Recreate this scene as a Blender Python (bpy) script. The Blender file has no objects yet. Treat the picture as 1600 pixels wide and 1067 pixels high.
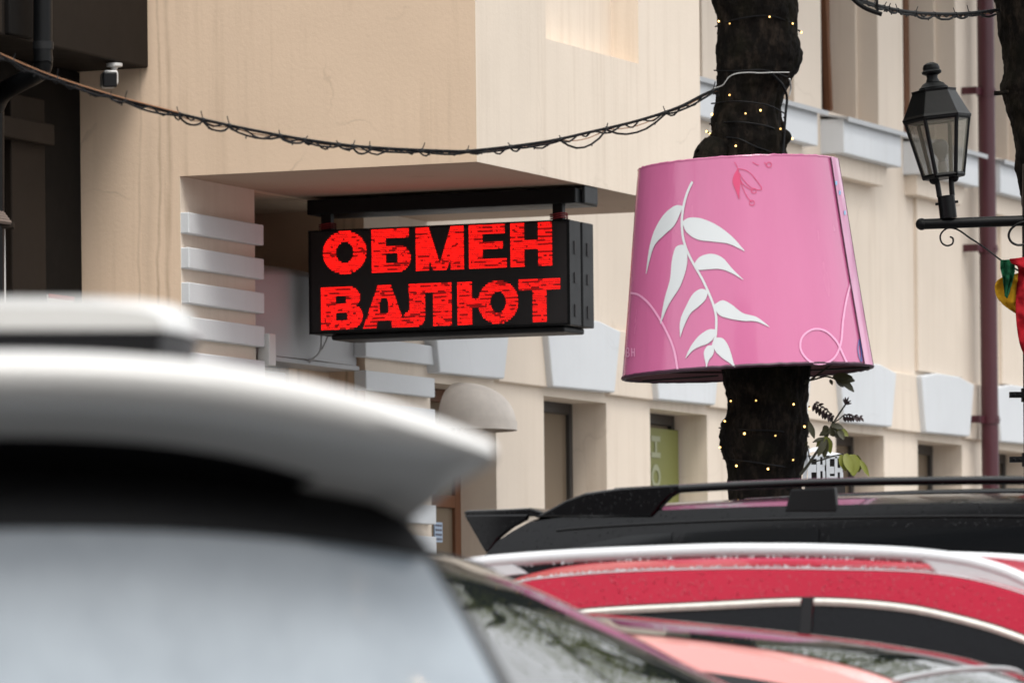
import bpy, bmesh, math, random
from mathutils import Vector, Matrix, noise
random.seed(7)
RAD = math.radians
scene = bpy.context.scene
COL = scene.collection

# ------------------------------------------------------------------ camera, sky, sun, exposure
F, CX, HY, ROLL, CZ = 9000.0, 800.0, 1089.0, 0.0106, 1.12
cam_d = bpy.data.cameras.new('camera')
cam_d.lens = F * 36 / 1600; cam_d.sensor_width = 36; cam_d.sensor_fit = 'HORIZONTAL'
cam_d.shift_y = (HY - 533.5) / 1600
cam_d.clip_start = 0.1; cam_d.clip_end = 2000
cam_d.dof.use_dof = True; cam_d.dof.focus_distance = 27.5; cam_d.dof.aperture_fstop = 5.4
cam_d.dof.aperture_blades = 0
cam = bpy.data.objects.new('camera', cam_d); COL.objects.link(cam)
cam.matrix_world = Matrix.Translation((0, 0, CZ)) @ Matrix.Rotation(RAD(90), 4, 'X') @ Matrix.Rotation(-ROLL, 4, 'Z')
scene.camera = cam

SUN_ELEV, SUN_AZ = RAD(61), RAD(162)          # azimuth clockwise from +Y
world = bpy.data.worlds.new('World'); scene.world = world; world.use_nodes = True
wn = world.node_tree.nodes; wl = world.node_tree.links
sky = wn.new('ShaderNodeTexSky'); sky.sky_type = 'NISHITA'; sky.sun_disc = False
sky.sun_elevation = SUN_ELEV; sky.sun_rotation = SUN_AZ
sky.air_density = 1.0; sky.dust_density = 4.0; sky.ozone_density = 1.0
hs = wn.new('ShaderNodeHueSaturation'); hs.inputs['Saturation'].default_value = 0.38
bg = wn['Background']; bg.inputs['Strength'].default_value = 0.15
wl.new(sky.outputs[0], hs.inputs['Color'])
# closed cloud cover over the clear sky: brighter towards the zenith, as an overcast sky is
wtc = wn.new('ShaderNodeTexCoord'); wsep = wn.new('ShaderNodeSeparateXYZ'); wl.new(wtc.outputs['Generated'], wsep.inputs[0])
wmr = wn.new('ShaderNodeMapRange'); wmr.inputs[1].default_value = 0.0; wmr.inputs[2].default_value = 1.0; wmr.inputs[3].default_value = 0.36; wmr.inputs[4].default_value = 1.0
wl.new(wsep.outputs['Z'], wmr.inputs[0])
wns = wn.new('ShaderNodeTexNoise'); wns.inputs['Scale'].default_value = 3.5; wns.inputs['Detail'].default_value = 5; wl.new(wtc.outputs['Generated'], wns.inputs['Vector'])
wm2 = wn.new('ShaderNodeMapRange'); wm2.inputs[1].default_value = 0.3; wm2.inputs[2].default_value = 0.7; wm2.inputs[3].default_value = 0.82; wm2.inputs[4].default_value = 1.15
wl.new(wns.outputs['Fac'], wm2.inputs[0])
wmu = wn.new('ShaderNodeMath'); wmu.operation = 'MULTIPLY'; wl.new(wmr.outputs[0], wmu.inputs[0]); wl.new(wm2.outputs[0], wmu.inputs[1])
wvm = wn.new('ShaderNodeVectorMath'); wvm.operation = 'SCALE'; wvm.inputs[0].default_value = (9.3, 9.4, 9.5); wl.new(wmu.outputs[0], wvm.inputs['Scale'])
wmx = wn.new('ShaderNodeMix'); wmx.data_type = 'RGBA'; wmx.inputs[0].default_value = 0.8
wl.new(hs.outputs[0], wmx.inputs[6]); wl.new(wvm.outputs[0], wmx.inputs[7]); wl.new(wmx.outputs[2], bg.inputs['Color'])
sun_d = bpy.data.lights.new('sun', 'SUN'); sun_d.energy = 1.15; sun_d.angle = RAD(24); sun_d.color = (1.0, 0.95, 0.88)
sun = bpy.data.objects.new('sun', sun_d); COL.objects.link(sun)
sd = Vector((math.sin(SUN_AZ) * math.cos(SUN_ELEV), math.cos(SUN_AZ) * math.cos(SUN_ELEV), math.sin(SUN_ELEV)))
sun.rotation_euler = (-sd).to_track_quat('-Z', 'Y').to_euler(); sun.location = (30, -10, 40)
vs = scene.view_settings
vs.view_transform = 'Standard'; vs.look = 'None'; vs.exposure = 1.03; vs.gamma = 1.0; vs.use_curve_mapping = False

# ------------------------------------------------------------------ geometry of the street
TH = math.atan2(F, 3700.0)                     # the facade runs along RD, the end wall along LD
RD = Vector((math.cos(TH), math.sin(TH), 0)); LD = Vector((-RD.y, RD.x, 0))

def at(x, y, Y):
    u = x - ROLL * (y - HY); v = y + ROLL * (x - CX)
    return Vector(((u - CX) * Y / F, Y, CZ + (HY - v) * Y / F))
CO = at(745, 253, 31.0)
ZS = CO.z                                      # height of the oriel soffit
def on_s(x, y, s):                             # a point of the vertical plane s -> (t, z)
    a = at(x, y, 1.0); b = a.z - CZ
    px, py = CO.x + s * LD.x, CO.y + s * LD.y
    t = (a.x * py - px) / (RD.x - a.x * RD.y)
    return t, CZ + b * (py + t * RD.y)
def on_t(x, y, t):                             # a point of the vertical plane t -> (s, z)
    a = at(x, y, 1.0); b = a.z - CZ
    px, py = CO.x + t * RD.x, CO.y + t * RD.y
    s = (a.x * py - px) / (LD.x - a.x * LD.y)
    return s, CZ + b * (py + s * LD.y)
def tsz(t, s, z=0.0):
    p = Vector((CO.x, CO.y, 0)) + RD * t + LD * s
    return Vector((p.x, p.y, z))

# ------------------------------------------------------------------ materials
def mat(name, col, rough=0.6, metal=0.0, coat=0.0, ior=1.5, spec=0.5, emit=None, estr=0.0, trans=0.0, alpha=1.0):
    m = bpy.data.materials.new(name); m.use_nodes = True
    b = m.node_tree.nodes['Principled BSDF']
    b.inputs['Base Color'].default_value = (*col, 1); b.inputs['Roughness'].default_value = rough
    b.inputs['Metallic'].default_value = metal; b.inputs['Coat Weight'].default_value = coat
    b.inputs['Coat Roughness'].default_value = 0.04
    b.inputs['IOR'].default_value = ior; b.inputs['Specular IOR Level'].default_value = spec
    b.inputs['Transmission Weight'].default_value = trans; b.inputs['Alpha'].default_value = alpha
    if emit: b.inputs['Emission Color'].default_value = (*emit, 1); b.inputs['Emission Strength'].default_value = estr
    return m
def N(m, t, **kw):
    n = m.node_tree.nodes.new(t)
    for k, v in kw.items():
        if k in n.inputs: n.inputs[k].default_value = v
        else: setattr(n, k, v)
    return n
def LK(m, a, b): m.node_tree.links.new(a, b)
def coords(m, scale=(1, 1, 1)):
    tc = N(m, 'ShaderNodeTexCoord'); mp = N(m, 'ShaderNodeMapping'); mp.inputs['Scale'].default_value = scale
    LK(m, tc.outputs['Object'], mp.inputs['Vector']); return mp.outputs[0]
def ramp(m, fac, stops):
    r = N(m, 'ShaderNodeValToRGB'); e = r.color_ramp.elements
    while len(e) < len(stops): e.new(0.5)
    for i, (p, c) in enumerate(stops):
        e[i].position = p; e[i].color = (*c, 1) if len(c) == 3 else c
    LK(m, fac, r.inputs[0]); return r.outputs[0]
def mix(m, fac, a, b, mode='MIX'):
    n = N(m, 'ShaderNodeMix', data_type='RGBA', blend_type=mode)
    for sock, val in ((n.inputs[0], fac), (n.inputs[6], a), (n.inputs[7], b)):
        if isinstance(val, (int, float)): sock.default_value = val
        elif isinstance(val, tuple): sock.default_value = (*val, 1)
        else: LK(m, val, sock)
    return n.outputs[2]
def noise_t(m, vec, scale, detail=4, rough=0.55):
    n = N(m, 'ShaderNodeTexNoise', Scale=scale, Detail=detail, Roughness=rough); LK(m, vec, n.inputs['Vector']); return n.outputs['Fac']
def bump(m, h, strength, dist=0.01):
    b = N(m, 'ShaderNodeBump', Strength=strength, Distance=dist); LK(m, h, b.inputs['Height'])
    LK(m, b.outputs[0], m.node_tree.nodes['Principled BSDF'].inputs['Normal'])
def base(m, col): LK(m, col, m.node_tree.nodes['Principled BSDF'].inputs['Base Color'])
def rough_from(m, fac, lo, hi):
    r = N(m, 'ShaderNodeMapRange'); r.inputs[3].default_value = lo; r.inputs[4].default_value = hi
    LK(m, fac, r.inputs[0]); LK(m, r.outputs[0], m.node_tree.nodes['Principled BSDF'].inputs['Roughness'])

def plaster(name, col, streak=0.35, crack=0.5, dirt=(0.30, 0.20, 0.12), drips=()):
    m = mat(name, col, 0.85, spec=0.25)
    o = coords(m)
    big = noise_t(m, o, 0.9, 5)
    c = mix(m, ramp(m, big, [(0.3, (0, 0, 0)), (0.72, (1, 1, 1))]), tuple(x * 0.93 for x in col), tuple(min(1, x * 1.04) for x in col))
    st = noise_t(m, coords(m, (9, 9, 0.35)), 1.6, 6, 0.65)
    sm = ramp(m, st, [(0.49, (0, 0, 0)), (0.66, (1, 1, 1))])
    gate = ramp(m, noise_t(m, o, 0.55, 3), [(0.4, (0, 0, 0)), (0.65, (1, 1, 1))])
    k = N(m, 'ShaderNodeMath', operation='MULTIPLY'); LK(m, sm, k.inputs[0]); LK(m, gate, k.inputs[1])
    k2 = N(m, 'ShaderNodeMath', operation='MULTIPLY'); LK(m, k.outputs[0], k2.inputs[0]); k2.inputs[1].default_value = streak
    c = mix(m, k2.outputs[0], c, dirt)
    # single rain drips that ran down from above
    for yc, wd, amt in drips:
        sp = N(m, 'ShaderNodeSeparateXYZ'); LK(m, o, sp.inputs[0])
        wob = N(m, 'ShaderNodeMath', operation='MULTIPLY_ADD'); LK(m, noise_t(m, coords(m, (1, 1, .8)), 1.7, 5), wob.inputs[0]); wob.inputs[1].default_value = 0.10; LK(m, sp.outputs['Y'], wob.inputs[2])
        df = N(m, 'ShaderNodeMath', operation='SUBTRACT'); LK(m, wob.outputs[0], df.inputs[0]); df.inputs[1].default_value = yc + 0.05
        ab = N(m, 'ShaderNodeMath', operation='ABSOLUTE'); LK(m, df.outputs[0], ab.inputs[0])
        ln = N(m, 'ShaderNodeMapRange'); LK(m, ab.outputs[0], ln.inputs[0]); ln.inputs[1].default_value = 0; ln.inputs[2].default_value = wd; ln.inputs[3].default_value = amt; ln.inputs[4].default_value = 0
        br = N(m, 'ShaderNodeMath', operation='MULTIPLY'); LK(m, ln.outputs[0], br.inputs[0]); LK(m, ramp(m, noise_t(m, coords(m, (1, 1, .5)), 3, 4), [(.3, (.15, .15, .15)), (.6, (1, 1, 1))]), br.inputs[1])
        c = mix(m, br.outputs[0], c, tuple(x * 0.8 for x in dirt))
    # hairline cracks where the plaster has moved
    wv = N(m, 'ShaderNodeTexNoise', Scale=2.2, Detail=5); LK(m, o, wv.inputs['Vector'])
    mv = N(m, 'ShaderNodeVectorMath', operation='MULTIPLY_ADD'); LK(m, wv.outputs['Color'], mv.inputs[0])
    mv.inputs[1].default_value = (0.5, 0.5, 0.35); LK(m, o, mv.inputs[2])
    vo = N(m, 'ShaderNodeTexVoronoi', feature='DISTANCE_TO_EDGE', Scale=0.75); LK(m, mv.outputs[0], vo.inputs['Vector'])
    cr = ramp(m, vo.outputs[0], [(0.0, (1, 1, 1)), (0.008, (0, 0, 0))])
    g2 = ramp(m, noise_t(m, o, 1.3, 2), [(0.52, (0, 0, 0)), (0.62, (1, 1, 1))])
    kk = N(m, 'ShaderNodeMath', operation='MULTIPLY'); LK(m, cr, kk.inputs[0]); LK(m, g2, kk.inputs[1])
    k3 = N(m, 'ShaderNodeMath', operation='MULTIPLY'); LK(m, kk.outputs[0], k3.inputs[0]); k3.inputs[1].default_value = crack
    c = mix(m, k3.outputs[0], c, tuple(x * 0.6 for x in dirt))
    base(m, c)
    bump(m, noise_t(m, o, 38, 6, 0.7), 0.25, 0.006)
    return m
def painted(name, col, rough=0.5, var=0.12, bscale=30, bstr=0.12, coat=0.0, metal=0.0, scale=3.0, spec=0.5):
    m = mat(name, col, rough, metal, coat, spec=spec)
    o = coords(m)
    base(m, mix(m, noise_t(m, o, scale, 6), tuple(x * (1 - var) for x in col), tuple(min(1, x * (1 + var)) for x in col)))
    n = noise_t(m, o, bscale, 5); bump(m, n, bstr, 0.004)
    rough_from(m, noise_t(m, o, scale * 2, 4), max(0.02, rough - 0.1), min(1, rough + 0.12))
    return m
def car_paint(name, col, metal=0.2, rough=0.28, drops=0.25, coat=1.0, spec=0.5):
    m = mat(name, col, rough, metal, coat, spec=spec)
    o = coords(m)
    base(m, mix(m, noise_t(m, o, 2.5, 4), tuple(x * 0.92 for x in col), tuple(min(1, x * 1.05) for x in col)))
    vo = N(m, 'ShaderNodeTexVoronoi', Scale=75.0); LK(m, o, vo.inputs['Vector'])
    d = ramp(m, vo.outputs['Distance'], [(0.0, (1, 1, 1)), (0.34, (0, 0, 0))])
    g = ramp(m, noise_t(m, o, 60, 2), [(0.5, (0, 0, 0)), (0.6, (1, 1, 1))])
    k = N(m, 'ShaderNodeMath', operation='MULTIPLY'); LK(m, d, k.inputs[0]); LK(m, g, k.inputs[1])
    b = N(m, 'ShaderNodeBump', Strength=drops, Distance=0.006); LK(m, k.outputs[0], b.inputs['Height'])
    p = m.node_tree.nodes['Principled BSDF']
    LK(m, b.outputs[0], p.inputs['Normal']); LK(m, b.outputs[0], p.inputs['Coat Normal'])
    return m

M = {}
M['plaster'] = plaster('cream_plaster', (0.71, 0.615, 0.515), streak=0.18, crack=0.12)
M['plaster_end'] = plaster('weathered_plaster', (0.75, 0.575, 0.425), streak=0.48, crack=0.25, drips=((1.84, .022, .5), (1.90, .014, .6), (1.96, .05, .25), (2.02, .012, .35)))
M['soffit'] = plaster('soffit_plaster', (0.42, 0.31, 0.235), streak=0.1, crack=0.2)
M['stone'] = plaster('white_trim_paint', (0.63, 0.65, 0.67), streak=0.10, crack=0.10, dirt=(0.36, 0.33, 0.29))
M['flashing'] = painted('zinc_flashing', (0.42, 0.43, 0.44), 0.45, 0.12, metal=0.3)
M['wood_frame'] = painted('brown_window_frame', (0.14, 0.055, 0.024), 0.4, 0.25, 20, 0.1)
M['dark_frame'] = painted('dark_window_frame', (0.035, 0.032, 0.03), 0.4, 0.2)
M['pane'] = mat('window_glass', (0.17, 0.13, 0.092), 0.06, ior=1.5)
M['pane_pale'] = painted('net_curtain_glass', (0.22, 0.21, 0.20), 0.15, 0.3, 8, 0.02)
M['maroon'] = painted('maroon_pipe_paint', (0.062, 0.012, 0.019), 0.38, 0.12, 20, 0.05)
M['black_metal'] = painted('black_metal', (0.003, 0.0034, 0.004), 0.42, 0.3, 40, 0.15, spec=0.22)
M['grey_metal'] = painted('charcoal_metal', (0.008, 0.0085, 0.0095), 0.5, 0.2, 50, 0.15, spec=0.3)
M['screen'] = painted('led_panel_black', (0.006, 0.0045, 0.0055), 0.6, 0.2)
M['dark_wood'] = painted('dark_stained_timber', (0.0105, 0.007, 0.0047), 0.7, 0.35, 18, 0.2, spec=0.2)
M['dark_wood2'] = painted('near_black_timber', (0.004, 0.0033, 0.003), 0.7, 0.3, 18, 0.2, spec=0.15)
M['brown_plank'] = painted('brown_plank', (0.019, 0.013, 0.009), 0.7, 0.3, 18, 0.2, spec=0.2)
M['white_plastic'] = painted('white_plastic', (0.55, 0.55, 0.54), 0.4, 0.05)
M['black_plastic'] = mat('black_plastic', (0.006, 0.006, 0.007), 0.4, spec=0.25)
M['casing'] = painted('pale_grey_casing', (0.36, 0.36, 0.37), 0.5, 0.06)
M['dome'] = painted('beige_canopy', (0.62, 0.56, 0.50), 0.65, 0.25, 25, 0.25, scale=9)
M['cable'] = mat('black_cable', (0.006, 0.006, 0.007), 0.5, spec=0.2)
M['copper'] = mat('copper_wire', (0.32, 0.15, 0.07), 0.35, 0.5)
M['white_wire'] = mat('white_wire', (0.6, 0.6, 0.58), 0.4)
M['red_wire'] = mat('red_wire', (0.18, 0.01, 0.015), 0.5)
M['bulb'] = mat('fairy_bulb', (0.8, 0.6, 0.3), 0.3, emit=(1.0, 0.58, 0.17), estr=2.6)
M['bulb_dim'] = mat('fairy_bulb_dim', (0.5, 0.35, 0.15), 0.3, emit=(1.0, 0.55, 0.15), estr=1.2)
M['asphalt'] = painted('asphalt', (0.05, 0.05, 0.052), 0.55, 0.25, 60, 0.5, scale=8)
M['paving'] = painted('pavement', (0.20, 0.19, 0.18), 0.6, 0.2, 40, 0.3, scale=4)
M['leaf'] = painted('green_leaf', (0.12, 0.135, 0.03), 0.5, 0.4, scale=5)
M['leaf_dark'] = painted('dark_leaf', (0.050, 0.047, 0.016), 0.5, 0.4, scale=9)
M['leaf_young'] = painted('young_yellow_leaf', (0.17, 0.185, 0.022), 0.5, 0.25, scale=9)
M['leaf_purple'] = painted('purple_young_leaf', (0.030, 0.012, 0.014), 0.5, 0.3, scale=9)
M['twig'] = painted('green_twig', (0.030, 0.027, 0.016), 0.7, 0.3)
M['lamp_glass'] = mat('lantern_glass', (0.30, 0.28, 0.22), 0.1, trans=0.0, alpha=0.34)
M['frosted'] = mat('frosted_bulb', (0.30, 0.31, 0.32), 0.3)
# car materials
M['red'] = car_paint('red_car_paint', (0.36, 0.003, 0.026), 0.1, 0.3, 1.0, 0.32, 0.12)
M['pink'] = car_paint('sky_washed_red_paint', (0.66, 0.26, 0.24), 0.1, 0.3, 0.3)  # red lightened: the sky's reflection is put into the base colour
M['white'] = car_paint('white_car_paint', (0.50, 0.495, 0.48), 0.0, 0.3, 0.1, 0.35, 0.3)
M['silver'] = car_paint('champagne_car_paint', (0.46, 0.43, 0.38), 0.45, 0.3, 0.1)
M['black'] = car_paint('black_car_paint', (0.0018, 0.002, 0.0028), 0.0, 0.2, 0.07, 0.55, 0.1)
M['rail_silver'] = painted('sky_bright_rail_paint', (0.55, 0.565, 0.58), 0.3, 0.05, 60, 0.25, metal=0.1)  # whitened base colour stands in for sky reflected along the rails
M['chrome'] = painted('sky_bright_window_trim', (0.55, 0.53, 0.48), 0.22, 0.22, 90, 0.5, metal=0.25, scale=40)  # cream base painted in place of the trim's sky reflection
M['glass'] = mat('car_glass', (0.006, 0.007, 0.008), 0.03, ior=1.45)
gd = mat('wet_sky_rear_glass', (0.16, 0.19, 0.22), 0.3, metal=0.0, coat=1.0, ior=1.5, spec=0.15)
base(gd, mix(gd, noise_t(gd, coords(gd, (1, 1, .7)), 8, 5, .65), (0.17, 0.205, 0.24), (0.37, 0.425, 0.475))); M['glass_wet_sky'] = gd  # pale mottled base colour paints in the sky mirrored by the wet glass
gr = mat('wet_windscreen', (0.010, 0.013, 0.013), 0.03, ior=2.8); bump(gr, noise_t(gr, coords(gr), 9, 3), 0.012, 0.01); M['windscreen'] = gr
gw = mat('wet_side_glass', (0.004, 0.0045, 0.006), 0.05, ior=1.25); rough_from(gw, noise_t(gw, coords(gw, (3, 3, 30)), 3, 5), 0.03, 0.4)
vo = N(gw, 'ShaderNodeTexVoronoi', Scale=90.0); LK(gw, coords(gw), vo.inputs['Vector'])
bump(gw, ramp(gw, vo.outputs['Distance'], [(0, (1, 1, 1)), (0.3, (0, 0, 0))]), 0.3, 0.004); M['glass_drops'] = gw
M['rubber'] = mat('tyre_rubber', (0.015, 0.015, 0.016), 0.8)
M['rim'] = mat('alloy_rim', (0.45, 0.46, 0.47), 0.3, 0.9)
M['tail'] = mat('red_lamp_lens', (0.30, 0.006, 0.008), 0.12, coat=1.0)
M['head'] = mat('clear_lamp_lens', (0.6, 0.62, 0.64), 0.08, coat=1.0)
M['drop'] = mat('rain_drop', (0.42, 0.05, 0.08), 0.08, coat=1.0)
M['plate'] = mat('plate_white', (0.7, 0.7, 0.7), 0.4)
for i, (c, s) in enumerate((((1.0, 0.006, 0.004), 1.25), ((1.0, 0.008, 0.006), 0.72), ((0.9, 0.004, 0.004), 0.24))):
    M['led%d' % i] = mat('red_led_%s' % ('bright', 'middle', 'dim')[i], (0.05, 0.002, 0.002), 0.5, emit=c, estr=s)
lf = M['leaf']; tr = N(lf, 'ShaderNodeBsdfTranslucent', Color=(0.16, 0.18, 0.03, 1)); ms = N(lf, 'ShaderNodeMixShader'); ms.inputs[0].default_value = 0.45
LK(lf, lf.node_tree.nodes['Principled BSDF'].outputs[0], ms.inputs[1]); LK(lf, tr.outputs[0], ms.inputs[2]); LK(lf, ms.outputs[0], lf.node_tree.nodes['Material Output'].inputs[0])
# bark
bk = mat('wet_bark', (0.02, 0.015, 0.012), 0.8, spec=0.12)
o = coords(bk, (1, 1, 0.45))
f1 = noise_t(bk, o, 22, 8, 0.72)
cb = ramp(bk, f1, [(0.32, (0.0015, 0.0012, 0.001)), (0.5, (0.007, 0.0052, 0.004)), (0.68, (0.036, 0.026, 0.019))])
gm = ramp(bk, noise_t(bk, coords(bk), 5, 4), [(0.5, (0, 0, 0)), (0.75, (0.5, 0.5, 0.5))])
base(bk, mix(bk, gm, cb, (0.016, 0.015, 0.006))); bump(bk, noise_t(bk, o, 28, 8, 0.75), 0.9, 0.02); M['bark'] = bk
# printed vinyl
vy = mat('pink_vinyl', (0.66, 0.145, 0.37), 0.26, coat=0.5)
base(vy, mix(vy, noise_t(vy, coords(vy, (1, 1, 0.5)), 2.2, 3), (0.53, 0.125, 0.275), (0.60, 0.16, 0.325)))
rough_from(vy, noise_t(vy, coords(vy, (1, 1, 0.3)), 4, 4), 0.15, 0.34)
bump(vy, noise_t(vy, coords(vy, (4, 4, 0.6)), 1.6, 4), 0.28, 0.02); M['vinyl'] = vy
M['print_white'] = mat('white_print', (0.62, 0.65, 0.66), 0.3, coat=0.4)
M['print_pale'] = mat('pale_pink_print', (0.78, 0.36, 0.56), 0.3, coat=0.4)
M['print_rose'] = mat('rose_print', (0.60, 0.035, 0.14), 0.3, coat=0.4)
M['print_blue'] = mat('blue_print', (0.05, 0.09, 0.32), 0.3, coat=0.4)
M['print_cyan'] = mat('cyan_print', (0.16, 0.45, 0.70), 0.3, coat=0.4)
M['vinyl_in'] = painted('vinyl_inside', (0.16, 0.07, 0.08), 0.6, 0.3)
M['seam'] = painted('shade_seam', (0.045, 0.012, 0.03), 0.5, 0.3)
M['fold'] = mat('clear_fold', (0.64, 0.26, 0.44), 0.25, coat=0.3)
for k, c in (('cloth_red', (0.36, 0.008, 0.016)), ('cloth_green', (0.006, 0.075, 0.032)), ('cloth_yellow', (0.50, 0.27, 0.012))):
    M[k] = painted(k + '_fabric', c, 0.85, 0.3, 90, 0.4, scale=14, spec=0.2)
M['banner'] = painted('green_banner', (0.185, 0.19, 0.05), 0.5, 0.08)
M['banner_text'] = mat('banner_lettering', (0.31, 0.32, 0.20), 0.5)
M['paper'] = mat('paper', (0.62, 0.58, 0.52), 0.6)
M['paper_red'] = mat('paper_red', (0.30, 0.02, 0.02), 0.5)
M['paper_blue'] = mat('paper_blue', (0.30, 0.38, 0.50), 0.5)
M['ink'] = mat('ink', (0.05, 0.04, 0.06), 0.5)
M['letter_white'] = painted('white_letter_board', (0.80, 0.83, 0.87), 0.35, 0.05)
M['interior'] = painted('dim_interior', (0.03, 0.026, 0.022), 0.8, 0.2)
M['corrugated'] = painted('brown_awning', (0.16, 0.12, 0.10), 0.6, 0.2)

# ------------------------------------------------------------------ mesh helpers
class MB:
    def __init__(s): s.v = []; s.f = []; s.m = []
    def add(s, vs, fs, mi=0):
        b = len(s.v); s.v += [tuple(p) for p in vs]; s.f += [tuple(b + i for i in f) for f in fs]; s.m += [mi] * len(fs); return s
    def box(s, x0, y0, z0, x1, y1, z1, mi=0):
        return s.add([(x0, y0, z0), (x1, y0, z0), (x1, y1, z0), (x0, y1, z0), (x0, y0, z1), (x1, y0, z1), (x1, y1, z1), (x0, y1, z1)],
                     [(0, 3, 2, 1), (4, 5, 6, 7), (0, 1, 5, 4), (1, 2, 6, 5), (2, 3, 7, 6), (3, 0, 4, 7)], mi)
    def prism(s, poly, d, mi=0):               # extrude a 3-D polygon by vector d
        n = len(poly); d = Vector(d)
        vs = [Vector(p) for p in poly] + [Vector(p) + d for p in poly]
        return s.add(vs, [tuple(range(n))[::-1], tuple(range(n, 2 * n))] + [(i, (i + 1) % n, n + (i + 1) % n, n + i) for i in range(n)], mi)
    def grid(s, pts, mi=0, close_u=False):     # pts[row][col]
        r, c = len(pts), len(pts[0]); fs = []
        for i in range(r - 1):
            for j in range(c if close_u else c - 1):
                k = (j + 1) % c
                fs.append((i * c + j, i * c + k, (i + 1) * c + k, (i + 1) * c + j))
        return s.add([p for row in pts for p in row], fs, mi)
    def tube(s, path, r, n=8, mi=0, caps=True):
        path = [Vector(p) for p in path]; rows = []
        up = Vector((0, 0, 1)); prev = None
        for i, p in enumerate(path):
            d = (path[min(i + 1, len(path) - 1)] - path[max(i - 1, 0)])
            if d.length < 1e-9: d = Vector((0, 0, 1))
            d.normalize()
            if prev is None:
                a = d.cross(up); a = a if a.length > 0.1 else d.cross(Vector((1, 0, 0)))
            else: a = prev - d * prev.dot(d)
            a.normalize(); prev = a; b = d.cross(a)
            rr = r[i] if isinstance(r, (list, tuple)) else r
            rows.append([p + (a * math.cos(2 * math.pi * k / n) + b * math.sin(2 * math.pi * k / n)) * rr for k in range(n)])
        s.grid(rows, mi, True)
        if caps:
            b0 = len(s.v) - len(rows) * n
            s.f += [tuple(range(b0, b0 + n))[::-1], tuple(range(len(s.v) - n, len(s.v)))]; s.m += [mi, mi]
        return s
    def lathe(s, prof, n=24, c=(0, 0, 0), mi=0):   # prof [(r,z)]
        rows = [[(c[0] + max(r, 1e-5) * math.cos(2 * math.pi * k / n), c[1] + max(r, 1e-5) * math.sin(2 * math.pi * k / n), c[2] + z) for k in range(n)] for r, z in prof]
        return s.grid(rows, mi, True)
    def ball(s, c, r, n=8, mi=0, sq=(1, 1, 1)):
        rows = [[(c[0] + sq[0] * r * max(math.sin(math.pi * i / n), 1e-4) * math.cos(2 * math.pi * k / (n + 2)), c[1] + sq[1] * r * max(math.sin(math.pi * i / n), 1e-4) * math.sin(2 * math.pi * k / (n + 2)), c[2] - sq[2] * r * math.cos(math.pi * i / n)) for k in range(n + 2)] for i in range(n + 1)]
        return s.grid(rows, mi, True)
    def build(s, name, mats, parent=None, smooth=False, bevel=0.0, seg=2, angle=35):
        me = bpy.data.meshes.new(name); me.from_pydata(s.v, [], s.f)
        for m in (mats if isinstance(mats, (list, tuple)) else [mats]): me.materials.append(m)
        for p, mi in zip(me.polygons, s.m): p.material_index = mi
        bm = bmesh.new(); bm.from_mesh(me); bmesh.ops.recalc_face_normals(bm, faces=bm.faces); bm.to_mesh(me); bm.free()
        if smooth:
            me.shade_smooth() if hasattr(me, 'shade_smooth') else None
            me.set_sharp_from_angle(angle=RAD(angle))
        o = bpy.data.objects.new(name, me); COL.objects.link(o)
        if parent: o.parent = parent
        if bevel:
            b = o.modifiers.new('bevel', 'BEVEL'); b.width = bevel; b.segments = seg; b.limit_method = 'ANGLE'; b.angle_limit = RAD(40)
        return o
def tag(o, label=None, cat=None, group=None, kind=None):
    if label: o['label'] = label
    if cat: o['category'] = cat
    if group: o['group'] = group
    if kind: o['kind'] = kind
    return o
def empty(name, loc=(0, 0, 0), rz=0.0, label=None, cat=None, group=None):
    o = bpy.data.objects.new(name, None); COL.objects.link(o); o.location = loc; o.rotation_euler = (0, 0, rz)
    o.empty_display_size = 0.2
    return tag(o, label, cat, group)
def inst(src, name, parent, loc):
    o = bpy.data.objects.new(name, src.data); COL.objects.link(o); o.parent = parent; o.location = loc
    for md in src.modifiers:
        n = o.modifiers.new(md.name, md.type)
        if md.type == 'BEVEL': n.width = md.width; n.segments = md.segments; n.limit_method = md.limit_method; n.angle_limit = md.angle_limit
    return o
def catmull(pts, n=8):
    pts = [Vector(p) for p in pts]; out = []
    for i in range(len(pts) - 1):
        p0, p1, p2, p3 = pts[max(i - 1, 0)], pts[i], pts[i + 1], pts[min(i + 2, len(pts) - 1)]
        for k in range(n):
            t = k / n
            out.append(0.5 * (2 * p1 + (p2 - p0) * t + (2 * p0 - 5 * p1 + 4 * p2 - p3) * t * t + (3 * p1 - p0 - 3 * p2 + p3) * t ** 3))
    out.append(pts[-1]); return out

# ------------------------------------------------------------------ ground
MB().add([(-400, -400, 0), (400, -400, 0), (400, 600, 0), (-400, 600, 0)], [(0, 1, 2, 3)]).build('road', M['asphalt'])['kind'] = 'structure'
KERB_S = -3.35
b = MB(); p = [tsz(-60, KERB_S + 0.15, 0.13), tsz(60, KERB_S + 0.15, 0.13), tsz(60, 14, 0.13), tsz(-60, 14, 0.13)]
b.add(p, [(0, 1, 2, 3)]); b.build('pavement', M['paving'])['kind'] = 'structure'
b = MB(); b.prism([tsz(-60, KERB_S, 0), tsz(60, KERB_S, 0), tsz(60, KERB_S + 0.15, 0), tsz(-60, KERB_S + 0.15, 0)], (0, 0, 0.134)); b.build('kerb', M['stone'])['kind'] = 'structure'

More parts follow.
